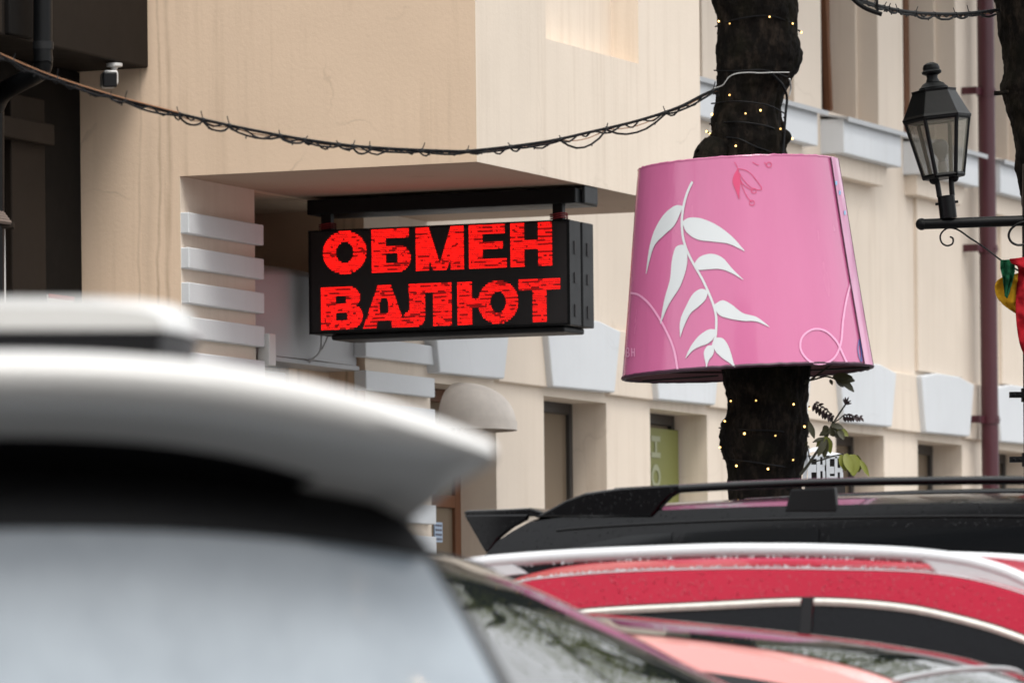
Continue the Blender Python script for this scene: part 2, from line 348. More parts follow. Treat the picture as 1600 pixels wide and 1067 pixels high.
# ------------------------------------------------------------------ the corner building; local axes are (t, s, z)
S = 1.77
BL = empty('corner_building', (CO.x, CO.y, 0), TH, 'cream plastered corner building with white trim and an overhanging oriel', 'building')
TEND, ZTOP = 27.0, 8.7
def sheet(mb, us, zs, holes, f, flip=False, mi=0):
    us = sorted(set(us)); zs = sorted(set(zs))
    for i in range(len(us) - 1):
        for j in range(len(zs) - 1):
            cu, cz = (us[i] + us[i + 1]) / 2, (zs[j] + zs[j + 1]) / 2
            if any(h[0] < cu < h[1] and h[2] < cz < h[3] for h in holes): continue
            mb.add([f(us[i], zs[j]), f(us[i + 1], zs[j]), f(us[i + 1], zs[j + 1]), f(us[i], zs[j + 1])], [(0, 1, 2, 3)], mi)
def reveal(mb, h, s0, s1, mi=0, bottom=True):
    a, b_, c, d = h
    mb.add([(a, s0, c), (a, s1, c), (a, s1, d), (a, s0, d)], [(0, 1, 2, 3)], mi)
    mb.add([(b_, s0, c), (b_, s1, c), (b_, s1, d), (b_, s0, d)], [(0, 1, 2, 3)], mi)
    mb.add([(a, s0, d), (b_, s0, d), (b_, s1, d), (a, s1, d)], [(0, 1, 2, 3)], mi)
    if bottom: mb.add([(a, s0, c), (b_, s0, c), (b_, s1, c), (a, s1, c)], [(0, 1, 2, 3)], mi)
TB = 3.455                                     # far end of the oriel
# end wall, with the part of it that runs on up the side of the oriel
mb = MB(); sheet(mb, [0, S, 9.0], [0, ZS, ZTOP], [(0, S, 0, ZS)], lambda u, z: (0, u, z))
mb.build('end_wall', M['plaster_end'], BL)
# oriel: front sheet with blind niche, far side, soffit
t0n, zn = on_s(853, 63, 0)[0], 4.766; t1n = on_s(998, 98, 0)[0]
nh = (t0n, t1n, zn, 6.6)
mb = MB(); sheet(mb, [0, t0n, t1n, TB], [ZS, zn, 6.6, ZTOP], [nh], lambda u, z: (u, 0, z))
mb.add([(TB, 0, ZS), (TB, S, ZS), (TB, S, ZTOP), (TB, 0, ZTOP)], [(0, 1, 2, 3)])
mb.build('oriel', M['plaster'], BL)
mb = MB(); reveal(mb, nh, 0, 0.17); mb.add([(t0n, 0.17, zn), (t1n, 0.17, zn), (t1n, 0.17, 6.6), (t0n, 0.17, 6.6)], [(0, 1, 2, 3)])
mb.build('oriel_niche', M['plaster'], BL)
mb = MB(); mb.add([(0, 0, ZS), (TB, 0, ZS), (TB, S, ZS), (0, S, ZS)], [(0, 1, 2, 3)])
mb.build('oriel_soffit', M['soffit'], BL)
# facade with openings
G = 1.884
ground_open = [(3.42 + G * k if k else 3.47, 4.507 + G * k, 0.0 if k == 0 else 0.95, 3.032) for k in range(0, 12)]
U = 1.87
upper_open = [(10.72 + U * j, 12.0 + U * j, 5.335, 7.7) for j in range(-3, 8)]
ent = (0.97, 2.5, 0.0, ZS)
holes = ground_open + upper_open + [ent]
us = [0, TEND]; zs = [0, ZTOP, ZS]
for h in holes: us += [h[0], h[1]]; zs += [h[2], h[3]]
mb = MB(); sheet(mb, us, zs, holes, lambda u, z: (u, S, z))
for h in ground_open: reveal(mb, h, S, S + 0.36)
for h in upper_open:
    reveal(mb, h, S, S + 0.163)
    hi = (h[0] + 0.03, h[1] - 0.035, h[2], h[3] - 0.03)
    sheet(mb, [h[0], hi[0], hi[1], h[1]], [h[2], hi[3], h[3]], [(hi[0], hi[1], 0, hi[3])], lambda u, z: (u, S + 0.163, z))
    reveal(mb, hi, S + 0.163, S + 0.46)
mb.build('facade_wall', M['plaster'], BL)
# pilaster steps on the facade
for ta, tb in ((12.73 + 0.07, 13.88), (14.9, 16.0)):
    MB().box(ta, S - 0.03, 3.55, tb, S + 0.01, 5.0).build('pilaster', M['plaster'], BL, bevel=0.006)
# entrance recess
mb = MB(); ED = 3.2
mb.add([(ent[0], S, 0), (ent[0], ED, 0), (ent[0], ED, ZS), (ent[0], S, ZS)], [(0, 1, 2, 3)])
mb.add([(ent[1], S, 0), (ent[1], ED, 0), (ent[1], ED, ZS), (ent[1], S, ZS)], [(0, 1, 2, 3)])
mb.add([(ent[0], ED, 0), (ent[1], ED, 0), (ent[1], ED, ZS), (ent[0], ED, ZS)], [(0, 1, 2, 3)])
mb.add([(ent[0], S, ZS), (ent[1], S, ZS), (ent[1], ED, ZS), (ent[0], ED, ZS)], [(0, 1, 2, 3)])
mb.build('entrance_recess', M['plaster_end'], BL)
MB().box(0, 0, ZTOP, TEND, 9, ZTOP + 0.15).build('roof', M['flashing'], BL)
mb = MB(); mb.add([(TEND, S, 0), (TEND, 9, 0), (TEND, 9, ZTOP), (TEND, S, ZTOP)], [(0, 1, 2, 3)]); mb.add([(0, 9, 0), (TEND, 9, 0), (TEND, 9, ZTOP), (0, 9, ZTOP)], [(0, 1, 2, 3)])
mb.build('rear_wall', M['plaster_end'], BL)
# white rustication bands on the two piers
def bands(ta, tb, z_top):
    first = None; k = 0; z = z_top
    while z > 0.3:
        if first is None:
            first = MB().box(ta, S - 0.05, -0.116, tb, S + 0.03, 0.0).build('stone_band', M['stone'], BL, bevel=0.006); first.location = (0, 0, z)
        else: inst(first, 'stone_band', BL, (0, 0, z + random.uniform(-0.002, 0.002)))
        z -= 0.1915
bands(0.004, 0.985, 3.803)
bands(2.40, 3.43, 3.245 + 0.1915 * 3)
# moulding course, voussoir blocks and keystones over the ground floor openings
for k in range(len(ground_open)):
    h = ground_open[k]; nx = ground_open[k + 1][0] if k + 1 < len(ground_open) else TEND
    mb = MB(); mb.prism([(h[1] - 0.03, S - 0.04, 3.083), (nx - 0.02, S - 0.04, 3.083), (nx - 0.10, S - 0.04, 3.515), (h[1] + 0.09, S - 0.04, 3.515)], (0, 0.08, 0))
    mb.build('voussoir_block', M['plaster'], BL, bevel=0.008)
    a, b2 = h[0] - 0.04, h[1] - 0.055
    yk = S - 0.085
    mb = MB(); mb.prism([(a, yk, 3.085), (b2, yk, 3.095), (b2 + 0.12, yk, 3.50), (b2 - 0.25, yk, 3.545), (a + 0.3, yk, 3.545), (a - 0.095, yk, 3.505)], (0, 0.12, 0))
    mb.build('keystone', M['stone'], BL, bevel=0.01)
# ground floor windows: frame + pane
def window(h, yy, fr, fm, pm, name='window', bar=False):
    a, b2, c, d = h
    mb = MB(); mb.box(a, yy, c, a + fr, yy + 0.06, d).box(b2 - fr, yy, c, b2, yy + 0.06, d).box(a + fr, yy, d - fr * 1.3, b2 - fr, yy + 0.06, d).box(a + fr, yy, c, b2 - fr, yy + 0.06, c + fr)
    if bar: mb.box((a + b2) / 2 - fr * 0.5, yy, c + fr, (a + b2) / 2 + fr * 0.5, yy + 0.055, d - fr * 1.3)
    w = mb.build(name, fm, BL, bevel=0.006)
    MB().box(a + fr * 0.8, yy + 0.028, c + fr * 0.8, b2 - fr * 0.8, yy + 0.036, d - fr * 0.8).build('pane', pm, w)
    return w
for k, h in enumerate(ground_open):
    if k: window(h, S + 0.235, 0.055, M['dark_frame'], M['pane'])
# door in the first opening
h = ground_open[0]
dr = MB().box(h[0], S + 0.24, 0, h[0] + 0.07, S + 0.32, 3.03).box(h[1] - 0.09, S + 0.24, 0, h[1], S + 0.32, 3.03).box(h[0] + 0.07, S + 0.24, 2.3, h[1] - 0.09, S + 0.32, 2.38).box(h[0] + 0.07, S + 0.24, 2.95, h[1] - 0.09, S + 0.32, 3.03).box(h[0] + 0.07, S + 0.25, 0.13, h[1] - 0.09, S + 0.3, 0.9).build('door', M['wood_frame'], BL, bevel=0.006)
MB().box(h[0] + 0.07, S + 0.265, 0.9, h[1] - 0.09, S + 0.275, 2.95).build('pane', M['pane'], dr)
MB().tube([(h[0] + 0.16, S + 0.22, 1.0), (h[0] + 0.16, S + 0.2, 1.05), (h[0] + 0.16, S + 0.2, 1.35), (h[0] + 0.16, S + 0.22, 1.4)], 0.012).build('handle', M['rail_silver'], dr)
# upper windows, brown timber with an opening casement
for j, h in enumerate(upper_open):
    yy = S + 0.36; a, b2, c, d = h[0] + 0.03, h[1] - 0.035, h[2], h[3] - 0.03
    fr = 0.11
    mb = MB(); mb.box(a, yy, c, a + fr, yy + 0.07, d).box(b2 - fr, yy, c, b2, yy + 0.07, d).box(a + fr, yy, c, b2 - fr, yy + 0.07, c + 0.09).box(a + fr, yy, d - fr, b2 - fr, yy + 0.07, d).box((a + b2) / 2 - 0.05, yy - 0.012, c + 0.09, (a + b2) / 2 + 0.05, yy + 0.06, d - fr)
    w = mb.build('window', M['wood_frame'], BL, bevel=0.006)
    if j == 3:      # one casement stands ajar
        t0_, z0_ = on_s(1297, 172, S + 0.33); t1_, z1_ = on_s(1285, -20, S + 0.33)
        z1_ = z0_ + 1.4; t1_ = t0_ + (t1_ - t0_) * 1.4 / max(.3, on_s(1285, -20, S + 0.33)[1] - z0_)
        mb = MB(); mb.prism([(t0_ - .02, S + 0.32, z0_), (t0_ + .035, S + 0.32, z0_), (t1_ + .035, S + 0.29, z1_), (t1_ - .02, S + 0.29, z1_)], (0, 0.045, 0)); mb.build('sash', M['wood_frame'], w)
    for p0, p1 in ((a + fr, (a + b2) / 2 - 0.05), ((a + b2) / 2 + 0.05, b2 - fr)):
        MB().box(p0 - 0.01, yy + 0.03, c + 0.08, p1 + 0.01, yy + 0.04, d - fr + 0.01).build('pane', M['pane_pale'], w)
# aprons with zinc flashing and corbels under the upper windows
for j, h in enumerate(upper_open):
    a, b2 = h[0] - 0.03, h[1] - 0.01
    ap = MB().box(a, S - 0.18, 5.012, b2, S + 0.02, 5.262).build('window_apron', M['stone'], BL, bevel=0.008)
    mb = MB(); mb.prism([(a - 0.02, S - 0.215, 5.268), (a - 0.02, S + 0.12, 5.328), (a - 0.02, S + 0.12, 5.31), (a - 0.02, S - 0.215, 5.25)], (b2 - a + 0.14, 0, 0))
    mb.box(a - 0.02, S - 0.22, 5.238, b2 + 0.12, S - 0.21, 5.27)
    mb.build('flashing', M['flashing'], ap)
    mb = MB(); mb.prism([(a + 0.04, S - 0.1, 4.86), (b2 - 0.20, S - 0.1, 4.86), (b2 - 0.11, S - 0.1, 4.96), (b2 - 0.1, S - 0.1, 5.015), (a + 0.04, S - 0.1, 5.015)], (0, 0.12, 0))
    mb.build('corbel', M['plaster'], BL, bevel=0.008)
# maroon downpipes
def downpipe(t, s, z0, z1, r, brackets):
    d = MB().tube([(t, s, z0), (t, s, z1)], r, 20).build('downpipe', M['maroon'], BL, smooth=True)
    for z in brackets:
        mb = MB(); mb.box(t - 0.5 * r - 0.18, s + r * 0.2, z - 0.028, t, s + r * 0.2 + 0.018, z + 0.028).tube([(t, s, z - 0.03), (t, s, z + 0.03)], r * 1.13, 20)
        mb.box(t - 0.20, s + r * 0.2, z - 0.028, t - 0.175, S + 0.01, z + 0.028)
        mb.ball((t - 0.04, s - r * 1.05, z), 0.008, 6).ball((t + 0.03, s - r * 1.05, z), 0.008, 6)
        mb.build('pipe_bracket', M['maroon'], d)
# px 1526-1553 at the top of the photo
PS = S - 0.14
tp = (on_s(1526, 0, PS)[0] + on_s(1553, 0, PS)[0]) / 2
rp = abs(at(1553, 0, 44.8).x - at(1526, 0, 44.8).x) / 2
downpipe(tp, PS, 0.13, 8.6, rp, [on_s(1525, 140, PS)[1], on_s(1528, 386, PS)[1], on_s(1540, 655, PS)[1]])
downpipe(3.50, S + 0.06, 0.0, ZS, 0.045, [])
# entrance lintel and dark transom inside the recess
mb = MB(); mb.box(ent[0] + 0.005, 2.02, 2.93, 1.92, 2.12, 3.02)
mb.build('entrance_lintel', M['casing'], BL, bevel=0.005)
mb = MB(); mb.box(ent[0] + 0.005, 2.06, 0.1, 1.9, 2.1, 2.93); mb.build('entrance_transom', M['interior'], BL)
mb = MB(); mb.box(1.92, 2.0, 0.0, ent[1] - 0.005, 2.14, 3.05); mb.build('entrance_panel', M['plaster_end'], BL)

# rounded pale casing across the entrance
CAS = empty('sign_casing', tsz(1.0, 1.9, 3.08), TH, 'pale grey barrel-fronted casing across the entrance behind the red sign', 'casing')
rows = []
L0, L1 = 0.02, 1.44
for i in range(15):
    f = i / 14
    row = []
    for q in range(17):
        u_ = q / 16; ht = 0.50 + 0.045 * math.sin(math.pi * min(1, u_ * 1.1)) ** 0.8
        if f < 0.5: p = (-0.10 - 0.03 * math.sin(math.pi * u_), ht * (f / 0.5) * 0.86)
        else:
            a = (f - 0.5) / 0.5 * math.pi / 2; p = (-0.10 - 0.03 * math.sin(math.pi * u_) * math.cos(a) + 0.26 * (1 - math.cos(a)), ht * (0.86 + 0.14 * math.sin(a)))
        row.append((L0 + (L1 - L0) * u_, p[0], p[1]))
    rows.append(row)
mb = MB(); mb.grid(rows); mb.build('cover', M['casing'], CAS, smooth=True)
mb = MB(); mb.add([(L0, r[0][1], r[0][2]) for r in rows] + [(L0, 0.16, 0)], [tuple(range(16))]); mb.build('end_cap', M['casing'], CAS)
MB().box(L0, -0.12, -0.03, L1, 0.18, -0.002).build('bottom_rail', M['casing'], CAS, bevel=0.004)
JB = MB().box(-0.04, -0.045, -0.09, 0.05, 0.03, 0.09).build('junction_box', M['white_plastic'], None, bevel=0.006)
JB.location = tsz(1.03, S - 0.03, on_s(410, 546, S - 0.03)[1]); JB.rotation_euler = (0, 0, TH)
tag(JB, 'small white junction box at the end of the pier bands under the pale casing', 'junction box')
# loose cable slung from the sign to that box
LC = empty('loose_cable', tsz(1.7, 1.6, 3.2), 0, 'pair of loose thin cables looping from the red sign to the junction box', 'cable')
for t_c, r_c, P_c in ((1.7, 0.006, [(502, 520), (500, 548), (485, 562), (462, 566), (440, 559), (415, 553)]), (1.72, 0.005, [(514, 520), (503, 545), (480, 568), (455, 567), (416, 555)])):
    MB().tube(catmull([tsz(t_c, *on_t(x, y, t_c)) - LC.location for x, y in P_c]), r_c, 6).build('strand', M['casing'], LC, smooth=True)
# dome canopy over the first door
tc = 3.94
DC = empty('door_canopy', tsz(tc, S, 2.80), TH, 'rounded beige dome canopy over the brown framed door', 'canopy')
rows = []
for i in range(15):
    a = math.pi / 2 * i / 14
    rows.append([(0.35 * math.cos(a) ** 0.9 * math.cos(math.pi * q / 20), -0.34 * math.cos(a) ** 0.9 * math.sin(math.pi * q / 20), 0.25 * math.sin(a)) for q in range(21)])
MB().grid(rows).build('shell', M['dome'], DC, smooth=True)
rows = [[(0.357 * math.cos(math.pi * q / 20), -0.347 * math.sin(math.pi * q / 20), z) for q in range(21)] for z in (-0.045, 0.01)]
MB().grid(rows).build('rim', M['dome'], DC, smooth=True)
# notice by the door
NT = empty('door_notice', tsz(3.60, S + 0.03, on_s(690, 831, S)[1]), TH, 'small pale blue notice with dark marks beside the brown door', 'notice')
MB().box(-0.02, -0.004, -0.06, 0.10, 0.004, 0.06).build('sheet', M['paper_blue'], NT)
mb = MB()
for r_ in range(4):
    for c_ in range(3): mb.box(-0.005 + c_ * 0.034, -0.0065, 0.035 - r_ * 0.028, 0.017 + c_ * 0.034, -0.0045, 0.048 - r_ * 0.028)
mb.build('print', M['ink'], NT)

# green banner in the third opening
h = ground_open[2]
BN = empty('window_banner', tsz(h[0] + 0.08, S + 0.20, 2.0), TH, 'olive green banner with pale letters hanging in a ground floor window', 'banner')
MB().box(0, 0, -1.0, 0.98, 0.006, 0.93).build('cloth', M['banner'], BN)
mb = MB()       # the letters stand on their side: H above O
x0, x1 = 0.45, 0.62
for a_, b_, c_, d_ in ((x0, 0.84, x1, 0.875), (x0, 0.73, x1, 0.765), (0.52, 0.765, 0.555, 0.84)): mb.box(a_, -0.006, b_, c_, -0.002, d_)
mb.build('letter_h', M['banner_text'], BN)
mb = MB(); ro = []; ri = []
for k in range(28):
    a = 2 * math.pi * k / 28; ro.append((0.535 + 0.085 * math.cos(a), -0.005, 0.60 + 0.085 * math.sin(a))); ri.append((0.535 + 0.052 * math.cos(a), -0.005, 0.60 + 0.045 * math.sin(a)))
mb.grid([ro, ri], 0, True); mb.build('letter_o', M['banner_text'], BN)

# ------------------------------------------------------------------ dark timber building on the left
DB = empty('timber_building', tsz(0, 1.951), TH, 'dark brown timber building with jutting upper floor at the left', 'building')
zo = 4.605
def dloc(x, y, s_): t_, z_ = on_s(x, y, s_); return t_, s_ - 1.951, z_
MB().box(-9, 0, zo, -0.004, 5, 10.5).build('upper_floor', M['dark_wood'], DB, bevel=0.01)
LW = 0.425
MB().box(-9, LW, 0, -0.004, 5, zo - 0.004).build('lower_wall', M['dark_wood2'], DB)
ta, _, _ = dloc(20, 300, 2.33); tb, _, _ = dloc(73, 300, 2.33)
MB().box(ta, LW - 0.04, 0.1, tb, LW + 0.02, zo - 0.2).build('plank', M['brown_plank'], DB, bevel=0.008)
ta, _, z0 = dloc(0, 225, 2.28); tb, _, z1 = dloc(85, 195, 2.28)
MB().box(ta - 0.5, LW - 0.10, dloc(85, 228, 2.28)[2], tb, LW + 0.01, z1).build('cross_beam', M['brown_plank'], DB, bevel=0.01)
ta, _, _ = dloc(13, 30, 1.93); tb, _, _ = dloc(50, 30, 1.93)
MB().box(ta, -0.03, zo + 0.01, tb, 0.02, 9).build('corner_post', M['dark_wood2'], DB, bevel=0.008)
ta, _, _ = dloc(-40, 30, 1.9); tb, _, _ = dloc(12, 30, 1.9)
MB().box(ta, -0.02, zo + 0.006, tb, 0.02, 9).build('plank', M['brown_plank'], DB, bevel=0.008)
# black downpipe with an offset bend
def dp(x, y, s_): t_, z_ = on_s(x, y, s_); return Vector((t_, s_ - 1.951, z_))
path = [dp(67, -1500, 1.83), dp(67, -300, 1.83), dp(67, 60, 1.83), dp(68, 92, 1.83), dp(62, 112, 1.86), dp(30, 130, 2.0), dp(8, 143, 2.12), dp(-6, 165, 2.2), dp(-8, 200, 2.22), dp(-8, 900, 2.22)]
rr = 14.5 * 31.3 / F
pp = MB().tube(catmull(path, 8), rr, 16).build('downpipe', M['black_metal'], DB, smooth=True)
c0 = dp(67.6, 72, 1.83)
MB().tube([c0 + Vector((0, 0, -0.02)), c0 + Vector((0, 0, 0.02))], rr * 1.1, 16).build('pipe_collar', M['grey_metal'], pp, smooth=True)
# awning corner and flag pole
AW = empty('awning', at(-30, 345, 30.6), 0, 'ribbed brown awning corner sticking in below the black downpipe', 'awning')
mb = MB(); o0 = at(-30, 345, 30.6)
for k in range(9):
    a_, b_ = at(-120, 240 + k * 11, 30.2) - o0, at(-9 + 3.1 * k, 316 + k * 4, 30.6) - o0
    mb.tube([a_, b_], 0.014, 6)
mb.build('rib', M['corrugated'], AW, smooth=True)
mb = MB(); mb.prism([at(-120, 348, 30.4) - o0, at(20, 346, 30.6) - o0, at(20, 355, 30.6) - o0, at(-120, 357, 30.4) - o0], (0, 0.12, 0)); mb.build('fascia', M['brown_plank'], AW)
mb = MB(); mb.tube([(0, 0, 0), (0, 0, 3.3)], 0.008, 8); PL = mb.build('pole', M['white_wire'], None); pz = at(6, 356, 30.7)
PL.location = (pz.x, pz.y, pz.z - 3.3); tag(PL, 'thin pale pole standing under the ribbed awning', 'pole')
# poster
ps = on_s(75, 463, 2.36); pe = on_s(114, 463, 2.36); pz1 = on_s(94, 463, 2.36)[1]
PO = empty('wall_poster', tsz(ps[0], 2.36, pz1), TH, 'small white poster with red top strip on the dark timber wall', 'poster')
pw = pe[0] - ps[0]
MB().box(0, -0.004, -0.5, pw, 0.006, 0).build('sheet', M['paper'], PO)
MB().box(-0.004, -0.008, -0.02, pw + 0.004, -0.0045, 0.004).build('strip', M['paper_red'], PO)
mb = MB()
for k in range(5): mb.box(pw * (0.25 + 0.11 * k), -0.0065, -0.10, pw * (0.32 + 0.11 * k), -0.0045, -0.06)
mb.build('print', M['paper_red'], PO)
# security camera under the overhang
cp = at(170, 103, 31.4)
SC = empty('security_camera', cp, RAD(10), 'white and black security camera hanging under the dark overhang', 'security camera')
mb = MB(); mb.lathe([(0.0, 0.012), (0.045, 0.012), (0.045, -0.004), (0.02, -0.012), (0.012, -0.03), (0.012, -0.05), (0.0, -0.05)], 16, (0.03, 0, 0)); mb.build('mount', M['white_plastic'], SC, smooth=True)
hd = MB().box(-0.038, -0.07, -0.115, 0.046, 0.12, -0.03).build('housing', M['white_plastic'], SC, bevel=0.018, seg=3)
MB().box(-0.042, -0.085, -0.126, 0.036, -0.068, -0.042).build('front_glass', M['black_plastic'], SC, bevel=0.012)

# ------------------------------------------------------------------ LED sign under the oriel
TS = 1.49
sz1, sz0 = 3.803, 3.21
LED = empty('led_sign', tsz(TS, 0.06, sz0), TH, 'hanging LED sign with red letters on a black panel under the oriel', 'sign')
W = 1.61; Hs = sz1 - sz0
def cab(y0, y1, x0, x1):     # local: x = t, y = s
    return MB().box(x0, y0, 0, x1, y1, Hs)
MB().box(0.012, 0.004, 0, 0.178, W, Hs).build('cabinet', M['grey_metal'], LED, bevel=0.006)
MB().box(0.178, 0.022, 0.02, 0.205, W - 0.02, Hs - 0.02).build('gasket', M['black_metal'], LED)
MB().box(0.205, 0.004, 0, 0.375, W, Hs).build('cabinet', M['grey_metal'], LED, bevel=0.006)
MB().box(0.0, 0.018, 0.012, 0.014, W - 0.012, Hs - 0.012).build('screen', M['screen'], LED)
mb = MB(); mb.box(-0.004, 0.0, 0, 0.012, 0.017, Hs).box(-0.004, W - 0.012, 0, 0.012, W + 0.002, Hs).box(-0.004, 0.017, 0, 0.012, W - 0.012, 0.011).box(-0.004, 0.017, Hs - 0.011, 0.012, W - 0.012, Hs)
mb.build('bezel', M['black_metal'], LED)
for x0 in (0.07, 0.265):
    for z_, hh in ((0.44, 0.075), (0.27, 0.06), (0.085, 0.07)):
        mb = MB(); mb.box(x0, -0.001, z_ - hh / 2, x0 + 0.035, 0.008, z_ + hh / 2); mb.build('latch_slot', M['screen'], LED)
MB().box(0.03, 0.05, -0.036, 0.34, W - 0.12, -0.002).build('bottom_tray', M['grey_metal'], LED, bevel=0.01)
# letters: dots of the matrix that are lit
def seg_d(px, pz, a, b):
    ax, az = a; bx, bz = b; dx, dz = bx - ax, bz - az; L = dx * dx + dz * dz
    t = max(0, min(1, ((px - ax) * dx + (pz - az) * dz) / L)) if L else 0
    return math.hypot(px - ax - t * dx, pz - az - t * dz)
def R_(x, z, a, b, c, d): return a <= x <= b and c <= z <= d
def para(x, z, xb0, xb1, xt0, xt1): return xb0 + (xt0 - xb0) * z <= x <= xb1 + (xt1 - xb1) * z and 0 <= z <= 1
def ell(x, z, cx, cz, rx, rz): return ((x - cx) / rx) ** 2 + ((z - cz) / rz) ** 2 <= 1
G_ = {
 'o': lambda x, z: ell(x, z, .5, .5, .5, .5) and not ell(x, z, .5, .5, .20, .24),
 'be': lambda x, z: R_(x, z, 0, .95, .8, 1) or R_(x, z, 0, .36, 0, 1) or (((R_(x, z, .3, .68, 0, .62)) or ell(x, z, .66, .31, .34, .31)) and not R_(x, z, .36, .66, .2, .42)),
 'em': lambda x, z: R_(x, z, 0, .27, 0, 1) or R_(x, z, .73, 1, 0, 1) or para(x, z, .36, .54, .0, .27) or para(x, z, .46, .64, .73, 1.0),
 'ie': lambda x, z: R_(x, z, 0, .36, 0, 1) or R_(x, z, 0, .95, .8, 1) or R_(x, z, 0, 1, 0, .22) or R_(x, z, 0, .9, .42, .6),
 'en': lambda x, z: R_(x, z, 0, .33, 0, 1) or R_(x, z, .67, 1, 0, 1) or R_(x, z, 0, 1, .4, .63),
 've': lambda x, z: (R_(x, z, 0, .7, 0, 1) or ell(x, z, .64, .74, .3, .26) or ell(x, z, .66, .3, .34, .3)) and not R_(x, z, .36, .60, .62, .8) and not R_(x, z, .36, .62, .2, .4) ,
 'a': lambda x, z: (para(x, z, 0, 1, .36, .66)) and not (para(x, z, .32, .68, .5, .52) and z < .17) and not (R_(x, z, .40, .60, .36, .68) and para(x, z, .26, .74, .5, .5)),
 'el': lambda x, z: R_(x, z, .66, 1, 0, 1) or R_(x, z, .2, 1, .8, 1) or R_(x, z, .22, .50, .2, 1) or (R_(x, z, 0, .36, 0, .22)) or ell(x, z, .3, .2, .2, .2),
 'yu': lambda x, z: R_(x, z, 0, .24, 0, 1) or R_(x, z, .2, .45, .4, .62) or (ell(x, z, .67, .5, .33, .5) and not ell(x, z, .67, .5, .13, .25)),
 'te': lambda x, z: R_(x, z, 0, 1, .76, 1) or R_(x, z, .33, .67, 0, 1),
}
line1 = [('o', 505, 573), ('be', 581, 642), ('em', 650, 725), ('ie', 733, 792), ('en', 798, 863)]
line2 = [('ve', 502, 567), ('a', 567, 634), ('el', 622, 706), ('yu', 715, 810), ('te', 811, 876)]
PITCH = 0.0106
for line, ym, zt, zb in ((line1, 390, on_t(830, 348, TS)[1], on_t(830, 416.5, TS)[1]), (line2, 470, on_t(845, 435.5, TS)[1], on_t(845, 503.5, TS)[1])):
    nrow = round((zt - zb) / PITCH)
    for nm, xa, xb in line:
        sa, sb = on_t(xa, ym, TS)[0] - 0.06, on_t(xb, ym, TS)[0] - 0.06   # local y, decreasing to the right
        ncol = max(6, round((sa - sb) / PITCH)); mb = MB()
        for r_ in range(nrow):
            sub = 3; lvl = 0; wts = ((7, 2.4, 0.8), (2.2, 4, 3.2))[r_ % 2 if random.random() < .8 else 0]
            for c_ in range(ncol * sub):
                if c_ % sub == 0 and random.random() < 0.36: lvl = random.choices((0, 1, 2), wts)[0]
                if not G_[nm]((c_ + .5) / (ncol * sub), (r_ + .5) / nrow): continue
                y1 = sa - (sa - sb) * c_ / (ncol * sub); y0 = sa - (sa - sb) * (c_ + (1.0 if c_ % sub < sub - 1 else 0.7)) / (ncol * sub)
                z0 = zb + (zt - zb) * (r_ + 0.20) / nrow - sz0; z1 = zb + (zt - zb) * (r_ + 0.80) / nrow - sz0
                mb.add([(-0.0025, y0, z0), (-0.0025, y1, z0), (-0.0025, y1, z1), (-0.0025, y0, z1)], [(0, 1, 2, 3)], lvl)
        mb.build('led_letter', [M['led0'], M['led1'], M['led2']], LED)
# mounting beam and hangers
MB().box(0.02, -0.03, ZS - 0.105 - sz0, 0.36, W + 0.02, ZS - 0.02 - sz0).build('mounting_beam', M['black_metal'], LED, bevel=0.006)
MB().box(0.10, -0.055, ZS - 0.10 - sz0, 0.30, -0.035, ZS - 0.002 - sz0).build('end_plate', M['grey_metal'], LED, bevel=0.004)
for y_ in (0.055, W - 0.125):
    hg = MB().box(0.03, y_, Hs - 0.002, 0.08, y_ + 0.062, ZS - 0.1 - sz0).build('hanger', M['black_metal'], LED, bevel=0.005)
    mb = MB()
    for k in range(3): mb.tube([Vector((0.055 + 0.045 * math.cos(a * math.pi / 6), y_ + 0.031 + 0.05 * math.sin(a * math.pi / 6), Hs + 0.012 + 0.012 * k + 0.004 * math.sin(a))) for a in range(13)], 0.004, 5)
    mb.build('wire_tie', M['red_wire'], hg)

# ------------------------------------------------------------------ dark houses across the street, behind the camera
M['brick'] = painted('dark_brick_wall', (0.075, 0.055, 0.045), 0.85, 0.3, 30, 0.3)
def house(x0, x1, y, h, label):
    hb = empty('brick_house', ((x0 + x1) / 2, y, 0), 0, label, 'building'); w = (x1 - x0) / 2
    MB().box(-w, -8, 0, w, 0, h).build('wall', M['brick'], hb)
    MB().prism([(-w - .3, .4, h), (-w - .3, -8.4, h), (-w - .3, -4, h + 2.2)], (2 * w + .6, 0, 0)).build('roof', M['dark_wood'], hb)
    pr0 = None
    for fl in range(int(h // 3)):
        for k in range(int(2 * w // 2.6)):
            loc = (-w + 1.5 + 2.6 * k, 0.03, 1.0 + 3 * fl)
            if pr0 is None:
                pr0 = MB().box(-.55, -.05, 0, .55, .02, 1.5).build('window', M['pane'], hb); pr0.location = loc
            else: inst(pr0, 'window', hb, loc)
house(-34, -12, -13, 12.5, 'dark brick house across the street, widest of the row')
house(-11.6, 4, -14, 14.0, 'dark brick house across the street, tallest of the row')
house(4.4, 24, -13.5, 12.0, 'dark brick house across the street, lowest of the row')

